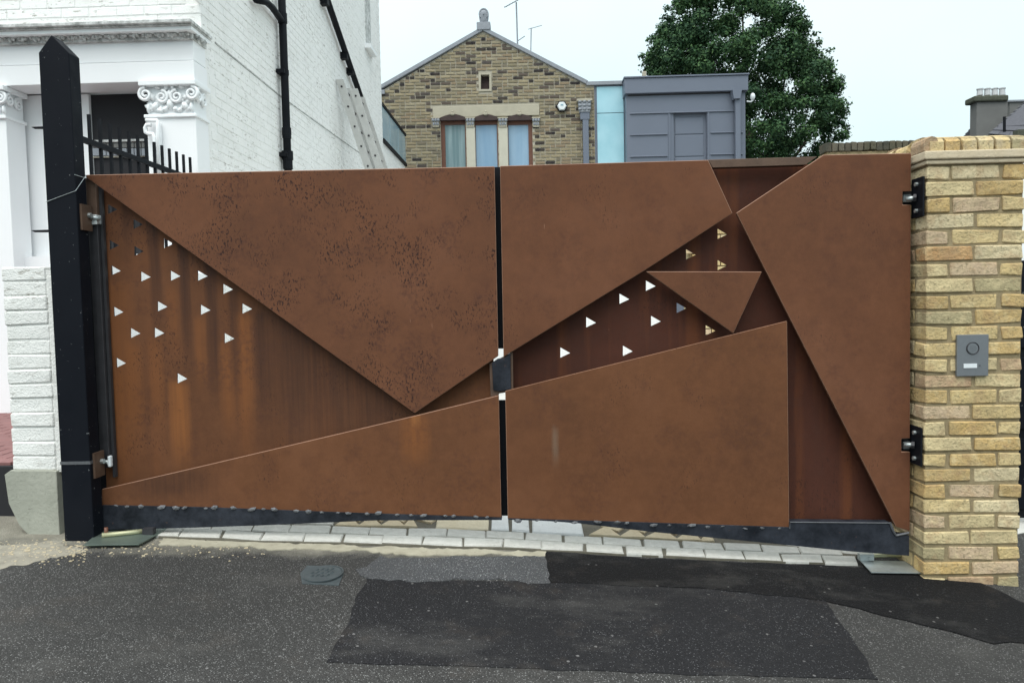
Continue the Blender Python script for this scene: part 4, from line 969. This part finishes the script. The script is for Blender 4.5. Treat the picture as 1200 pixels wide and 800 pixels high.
# rainwater hopper and pipe
a = pb(677.5, 117, 693, 131, YG-.18, .18)
rh = mk('rain_hopper', prism([Vector((a[0],a[2],a[5])),Vector((a[1],a[2],a[5])),Vector((a[1]-.03,a[2],a[4])),Vector((a[0]+.03,a[2],a[4]))], (0,.17,0)), M['stone_grey'], gh)
bm = bmesh.new()
for k in range(9): ball(bm, Vector((a[0]+.04+(k%3)*.1, a[2]-.005, a[4]+.06+(k//3)*.08)), (.045,.025,.028), 7, 5)
mk('hopper_carving', bm, M['stone_grey'], rh, smooth=True)
mk('hopper_top', PB(676, 115.5, 694, 118, YG-.2, .2), M['stone'], rh)
mk('hopper_neck', PB(680, 131, 691, 140, YG-.16, .14), M['zinc_clad'], rh, bevel=.01)
p_ = P(686, 140, YG-.09); mk('downpipe', B(p_.x-.065, p_.x+.065, YG-.15, YG-.04, gb, p_.z), M['zinc_clad'], gh, bevel=.01)
# link strip and turquoise glass
gl_ = thing('glass_link', 'narrow turquoise glass strip between the brick gable and the grey annexe', 'window', Vector((P(716,190,YG).x, YG+.05, gb)))
mk('frame', B(P(696.5,150,YG).x, P(733,150,YG).x, YG+.02, YG+.3, gb, P(715,98.5,YG).z), M['zinc_clad'], gl_)
a1, a2 = P(700,150,YG).x, P(731,150,YG).x; zj = P(715,132.5,YG).z
mk('pane', B(a1, a2, YG-.0, YG+.018, gb+.1, zj-.008), M['blue_glass'], gl_); mk('pane', B(a1, a2, YG-.0, YG+.018, zj+.008, P(715,101.5,YG).z), M['blue_glass'], gl_)
# ------------------------------------------------------------------ grey zinc annexe
YZ = 16.3
an = thing('zinc_annexe', 'boxy grey zinc clad annexe with a blind door panel beside the brick house', 'annexe', Vector((P(805,200,YZ).x, YZ, gb)))
xa, xb = P(734,150,YZ).x, P(873.5,150,YZ).x
zt1, zt2 = P(740,94,YZ).z, P(875,90,YZ).z; zt_ = P(805,91.5,YZ).z; zf = P(805,109.5,YZ).z
dpt = 4.5
door = (P(786.5,150,YZ).x, P(828.5,150,YZ).x, P(805,132,YZ).z)
wp = [Vector((xa,YZ,gb)),Vector((door[0],YZ,gb)),Vector((door[0],YZ,door[2])),Vector((door[1],YZ,door[2])),Vector((door[1],YZ,gb)),Vector((xb,YZ,gb)),Vector((xb,YZ,zf)),Vector((xa,YZ,zf))]
mk('cladding', prism(wp, (0,.2,0)), M['zinc_clad'], an)
mk('side_cladding', B(xa, xb, YZ+.201, YZ+dpt, gb, zf-.01), M['zinc_clad'], an)
mk('fascia', B(P(732,100,YZ-.1).x, P(877,100,YZ-.1).x, YZ-.10, YZ+dpt+.1, zf+.0, zt_), M['zinc_clad'], an, bevel=.012)
mk('roof_edge', B(P(731,100,YZ-.1).x, P(878,100,YZ-.1).x, YZ-.13, YZ+dpt+.13, zt_+.002, zt_+.03), M['zinc_clad'], an)
def seam(x0_, x1_, y): a = pb(x0_, y-.6, x1_, y+.8, YZ-.03, .04); mk('panel_seam', B(*a), M['zinc_clad'], an, bevel=.008)
seam(738.5, 866, 131.3)
for y in (157.5, 183, 208): seam(738.5, 782.5, y)
for y in (155, 180.5, 206): seam(833, 861, y); seam(866, 871, y)
for x in (784.6, 830.5, 863.5): a = pb(x-.7, 131.3, x+.7, 240, YZ-.02, .03); mk('panel_seam', B(*a), M['zinc_clad'], an)
mk('panel_seam', PB(736, 108.6, 866, 111, YZ-.012, .02), M['stile_dark'], an)
dr = mk('door_panel', B(door[0], door[1], YZ+.09, YZ+.12, gb, door[2]+.02), M['zinc_clad'], an)
for (x0_, x1_, y0_, y1_) in ((791,824.5,137.5,157), (791,824.5,158.5,183), (791,824.5,184.5,215)):
    a = pb(x0_, y0_, x1_, y1_, YZ+.075, .015); mk('inset_panel', B(*a), M['zinc_clad'], dr, bevel=.006)
mk('reveal', PB(786.7, 132, 789.5, 215, YZ+.02, .07), M['zinc_clad'], dr)
a = pb(858.5, 105, 869.5, 115.5, YZ-.22, .2); mk('rain_hopper', prism([Vector((a[0],a[2],a[5])),Vector((a[1],a[2],a[5])),Vector((a[1]-.03,a[2],a[4])),Vector((a[0]+.03,a[2],a[4]))], (0,.2,0)), M['zinc_clad'], an)
p_ = P(864, 115, YZ-.1); mk('downpipe', B(p_.x-.055, p_.x+.055, YZ-.16, YZ-.05, gb, p_.z+.05), M['zinc_clad'], an, bevel=.01)
sc_ = thing('security_camera', 'small white lamp on an arm at the right edge of the grey annexe', 'lamp', P(880,116,YZ))
mk('arm', TU([P(875,119,YZ), P(880,119.5,YZ), P(883,117,YZ)], .018, 6), M['label'], sc_); mk('head', ball(bmesh.new(), P(882,113.5,YZ), (.055,.055,.08), 12, 8), M['label'], sc_, smooth=True)
vt = tag(mk('roof_vent', PB(753, 83.5, 757.5, 95, 17.5, .1), M['stone'], None, bevel=.01), 'short square vent post standing on the annexe roof', 'vent')
# ------------------------------------------------------------------ aerials
def aerial(label, pts, boom, el_, r=.02):
    t = thing('tv_aerial', label, 'aerial', pts[0], 'television aerials on the gable')
    mk('mast', TU(pts, r, 6), M['stone_grey'], t)
    mk('boom', TU(boom, r*.6, 5), M['stone_grey'], t)
    d = boom[1]-boom[0]
    for k in range(el_):
        c = boom[0] + d*((k+.5)/el_); mk('element', TU([c + Vector((-.02,-.25,-.10)), c + Vector((.02,.25,.10))], r*.45, 4), M['stone_grey'], t)
ya = YG + .4
aerial('tall television aerial on the right slope of the gable', [P(606.5,52,ya), P(605,3,ya)], [P(591,9,ya), P(613,-3,ya)], 7)
aerial('smaller television aerial lower down the gable slope', [P(622,62,ya), P(622.5,33,ya)], [P(619,34.5,ya), P(635,30,ya)], 4, .014)
mk('stay', TU([P(607,48,ya), P(615,42.5,ya)], .01, 4), M['stone_grey'], bpy.data.objects['tv_aerial'])

# ------------------------------------------------------------------ walls in the yard seen through the holes
gw = thing('garden_wall', 'low white rendered wall across the back of the yard glimpsed through the gate holes', 'wall', Vector((.5, 12, gb)))
a, b_ = P(450,300,12.0).x, P(792,300,12.0).x
mk('render', B(a, b_, 12.0, 12.2, gb-.2, P(620,318,12).z), M['white_stucco'], gw); mk('coping', B(a-.03, b_+.03, 11.97, 12.23, P(620,318,12).z+.001, P(620,314,12).z+.02), M['stone_pale'], gw)
yb_ = thing('boundary_wall', 'old yellow brick boundary wall whose mossy top shows left of the pillar', 'wall', Vector((4.0, 9, gb)))
zt_ = P(1010,176,9).z; zlo = P(900,196,9).z
mk('wall_core', B(P(800,200,9.3).x, P(970,200,9).x, 9.02, 9.3, gb-.3, zlo), M['mortar'], yb_)
mk('wall_core', B(P(970.5,200,9).x, P(1270,200,9).x, 9.02, 9.3, gb-.3, zt_-.01), M['mortar'], yb_)
YBm = brick_meshes(.213, .06, .063, M['pillar_brick'], 5, .005, .003, 41)
S2 = []
z = gb + .04; i = 0
visb = []
while z < zt_ - .1:
    x = P(800,200,9).x + (i % 2)*.112
    while x < P(1255,200,9).x and (z < zlo-.04 or x > P(970,200,9).x or True):
        if z > zlo-.04 and x < P(970,200,9).x: x += .225; continue
        visb.append((Vector((x+.1, 9.0, z)), Vector((.213,0,0)), Vector((0,0,.063)), 0.0)); x += .225
    z += .075; i += 1
visb.sort(key=lambda b_: (b_[0] - P(845,295,9)).length)
for c, *_ in visb[:40]: link('brick', rr.choice(YBm), None, yb_, c)
pilstuff = brickmat('boundary_brick', pil, 'isl', .6, .35, (.5,.42,.28))
lay(visb[40:], YBm, lambda c: yb_, pilstuff, 0, .05)
Mb = brickmat('mossy_coping', [(0,(.09,.085,.06)),(.3,(.06,.06,.05)),(.6,(.12,.11,.085)),(.8,(.08,.075,.06))], 'obj', .8, .2, (.12,.12,.09), 0)
cb = brick_meshes(.065, .22, .10, Mb, 4, .006, .005, 42)
x = P(971,175,9).x
while x < P(1268,175,9).x: link('coping_brick', rr.choice(cb), None, yb_, Vector((x, 9.1, zt_+.045 + rr.uniform(-.005,.005)))); x += .075
# black panel added for an unclear dark shape right of the pillar
sg = thing('black_panel_standin', 'plain black panel standing in for a dark shape just visible past the right edge of the brick pillar', 'gate', Vector((2.95, 4.6, gz(3,4.6))))
xg = P(1182,450,4.6).x; zg0, zg1 = gz(3,4.6)+.03, P(1195,305,4.6).z
mk('frame', B(xg, xg+.9, 4.61, 4.65, zg0, zg1), M['black_plain'], sg, bevel=.004)
for k in range(3): mk('standin_panel', B(xg+.05, xg+.85, 4.592, 4.608, zg0+.06+k*.5, zg0+.50+k*.5), M['black'], sg, bevel=.004)
nb = tag(mk('white_wall', B(P(1186,250,6).x, P(1186,250,6).x+3, 6.0, 6.3, gz(4,6), P(1195,188,6).z), M['white_stucco'], None), 'plain white wall beyond the black panel at the far right', 'wall')

# ------------------------------------------------------------------ chimney and roofs beyond the pillar
YC = 22.0
ch = thing('terrace_house', 'distant slate roofed house with a grey chimney carrying four pale pots', 'house', Vector((P(1190,200,YC).x, YC, gb)))
stk = mk('chimney', PB(1144.5, 118, 1181, 165, YC, .34), M['stack'], ch, bevel=.02)
mk('chimney_cap', PB(1142, 111.5, 1182.5, 118.5, YC-.08, .5), M['moss'], stk, bevel=.04)
for k in range(4):
    c0 = P(1148.3 + k*8.7, 112, YC+.3); c1 = P(1148.3 + k*8.7, 104.2 - k*.3, YC+.3)
    bm = tube(bmesh.new(), [c0, c1 + Vector((0,0,-.03)), c1 + Vector((0,0,-.029)), c1], [.085,.075,.092,.092], 12); mk('chimney_pot', bm, M['pot'], stk)
mk('gable_wall', PB(1183, 118, 1240, 165, YC+.9, .3), M['stack'], ch); mk('ridge', PB(1182, 116.5, 1240, 118.5, YC+.85, .4), M['stone_grey'], ch)
zb2 = P(1150,170,YC).z
def slope(pa, pb_, pc, pd, rows, name='roof_slope'):
    r0 = mk(name, prism([pa, pb_, pc, pd], (0,.02,-.08)), M['slate'], ch)
    n = (pb_-pa).cross(pd-pa).normalized(); n = n if n.z > 0 else -n
    for i in range(rows):
        t0, t1 = i/rows, (i+1.15)/rows
        a0, a1 = pa.lerp(pd, t0), pb_.lerp(pc, t0); b0, b1 = pa.lerp(pd, min(1,t1)), pb_.lerp(pc, min(1,t1))
        bm = bmesh.new(); m_ = max(1, int((a1-a0).length/.32))
        for k in range(m_):
            u0, u1 = k/m_+.004, (k+1)/m_-.004
            q = [a0.lerp(a1,u0)+n*.035, a0.lerp(a1,u1)+n*.035, b0.lerp(b1,u1)+n*.006, b0.lerp(b1,u0)+n*.006]
            vs = [bm.verts.new(v) for v in q] + [bm.verts.new(v-n*.012) for v in q]
            bm.faces.new(vs[:4]); bm.faces.new(vs[7:3:-1])
            for e in range(4): bm.faces.new([vs[e], vs[(e+1)%4], vs[4+(e+1)%4], vs[4+e]])
        s_ = mk('slate_course', bm, M['slate'], r0, kind='stuff')
slope(P(1158,158,YC-2.2), P(1235,165,YC-4), P(1235,96,YC), P(1200,121,YC-.3), 9)
slope(P(1128,162,YC+1.0), P(1143,162,YC+.3), P(1145,141,YC+.3), P(1142,146,YC+1.0), 4)
mk('vent_pipe', TU([P(1177,156,YC-2.4), P(1177,137,YC-2.4)], .035, 8), M['black_plain'], ch)
mk('house_body', B(P(1130,200,YC).x, P(1130,200,YC).x+8, YC+.2, YC+6, gb, zb2), M['stack'], ch)
mk('parapet_wall', B(P(1190,152,YC-4.2).x, P(1190,152,YC-4.2).x+3, YC-4.3, YC-4.1, gb, P(1190,153,YC-4.2).z), M['moss'], ch)

# ------------------------------------------------------------------ tree
YT = 27.0
tr = thing('broadleaf_tree', 'large dense dark green broadleaf tree rising behind the grey annexe', 'tree', Vector((P(878,300,YT).x, YT, gb)))
tb_ = Vector((P(878,300,YT).x, YT, gb)); bm = bmesh.new()
tube(bm, [tb_, tb_+Vector((.05,0,1.8)), tb_+Vector((-.05,.1,3.4)), P(876,150,YT)], [.42,.34,.28,.22], 12)
mk('trunk', bm, M['bark'], tr, smooth=True)
outl = [(748,70),(752,58),(764,58),(758,44),(772,38),(778,18),(790,4),(800,-6),(830,-34),(880,-48),(912,-30),(930,-4),(940,14),(948,34),(964,44),(966,60),(976,80),(986,98),(992,118),(990,140),(995,156),(984,170),(972,182),(960,200),(900,215),(850,210),(800,190),(776,110),(762,90),(752,80)]
def in2(x, y, pts):
    c = False; n = len(pts)
    for i in range(n):
        (ax, ay), (bx, by) = pts[i], pts[(i+1)%n]
        if (ay > y) != (by > y) and x < (bx-ax)*(y-ay)/(by-ay)+ax: c = not c
    return c
clumps = []
rt = random.Random(5)
def edge_d(x, y):
    d = 1e9
    for i in range(len(outl)):
        a = Vector(outl[i]); b_ = Vector(outl[(i+1)%len(outl)]); p = Vector((x, y)); ab = b_-a
        t = max(0, min(1, (p-a).dot(ab)/ab.dot(ab))); d = min(d, (p-(a+ab*t)).length)
    return d
for (x, y, r) in ((752,66,5),(757,72,6),(763,64,6),(770,74,7),(762,84,5),(772,88,6),(760,47,4),(766,44,5),(773,50,7),(768,58,5),(780,30,5),(786,22,6),(955,40,5),(958,50,6),(972,60,5),(986,92,5),(992,150,6),(988,160,6),(781,10,5),(795,2,6)):
    clumps.append((P(x, y, YT), r/F*YT))
while len(clumps) < 600:
    x, y = rt.uniform(745, 998), rt.uniform(-50, 215)
    if not in2(x, y, outl): continue
    d = edge_d(x, y)
    if mn.noise(Vector((x/17, y/15, 3.3))) > (.25 if d > 25 else .15): continue
    if d < 4: continue
    r = min(rt.uniform(6, 14), d+3.0)
    th = math.sqrt(max(.0, 1-(1-min(d, 110)/110)**2))*3.4
    Yc = YT + rt.uniform(-1, 1)*th
    clumps.append((P(600+(x-600), y, Yc), r/F*Yc))
bk = [q for q in clumps if q[0].y > YT+.6]
for i in range(22):
    c, r = bk[i*7]; s = tb_ + Vector((0,0,rt.uniform(2.6, 4.4))); mid = s.lerp(c, .5) + Vector((0,0,-.3))
    mk('limb', TU([s, mid, c], [.12,.07,.02], 6), M['bark'], tr, smooth=True)
NL = 120000
cc = np.array([list(c) for c, r in clumps]); cr = np.array([r for c, r in clumps])
wgt = cr**2; wgt /= wgt.sum()
idx = rng.choice(len(cc), NL, p=wgt)
d = rng.normal(size=(NL, 3)); d /= np.linalg.norm(d, axis=1)[:, None]
rad = cr[idx] * rng.uniform(.35, 1.3, NL)
pos = cc[idx] + d * rad[:, None] * np.array([1, 1, .72])
nrm = d*.7 + rng.normal(size=(NL,3))*.55 + np.array([0,-.1,.45]); nrm /= np.linalg.norm(nrm, axis=1)[:, None]
t1 = np.cross(nrm, rng.normal(size=(NL,3))); t1 /= np.linalg.norm(t1, axis=1)[:, None]; t2 = np.cross(nrm, t1)
sz = rng.uniform(.032, .072, NL)[:, None]
V = np.stack([pos - t1*sz, pos - t2*sz*.62, pos + t1*sz, pos + t2*sz*.62], 1).reshape(-1, 3)
me = bpy.data.meshes.new('crown'); me.vertices.add(NL*4); me.vertices.foreach_set('co', V.ravel())
me.loops.add(NL*4); me.loops.foreach_set('vertex_index', np.arange(NL*4)); me.polygons.add(NL)
me.polygons.foreach_set('loop_start', np.arange(NL)*4); me.polygons.foreach_set('loop_total', np.full(NL, 4)); me.update(calc_edges=True)
link('crown', me, M['leaf'], tr)
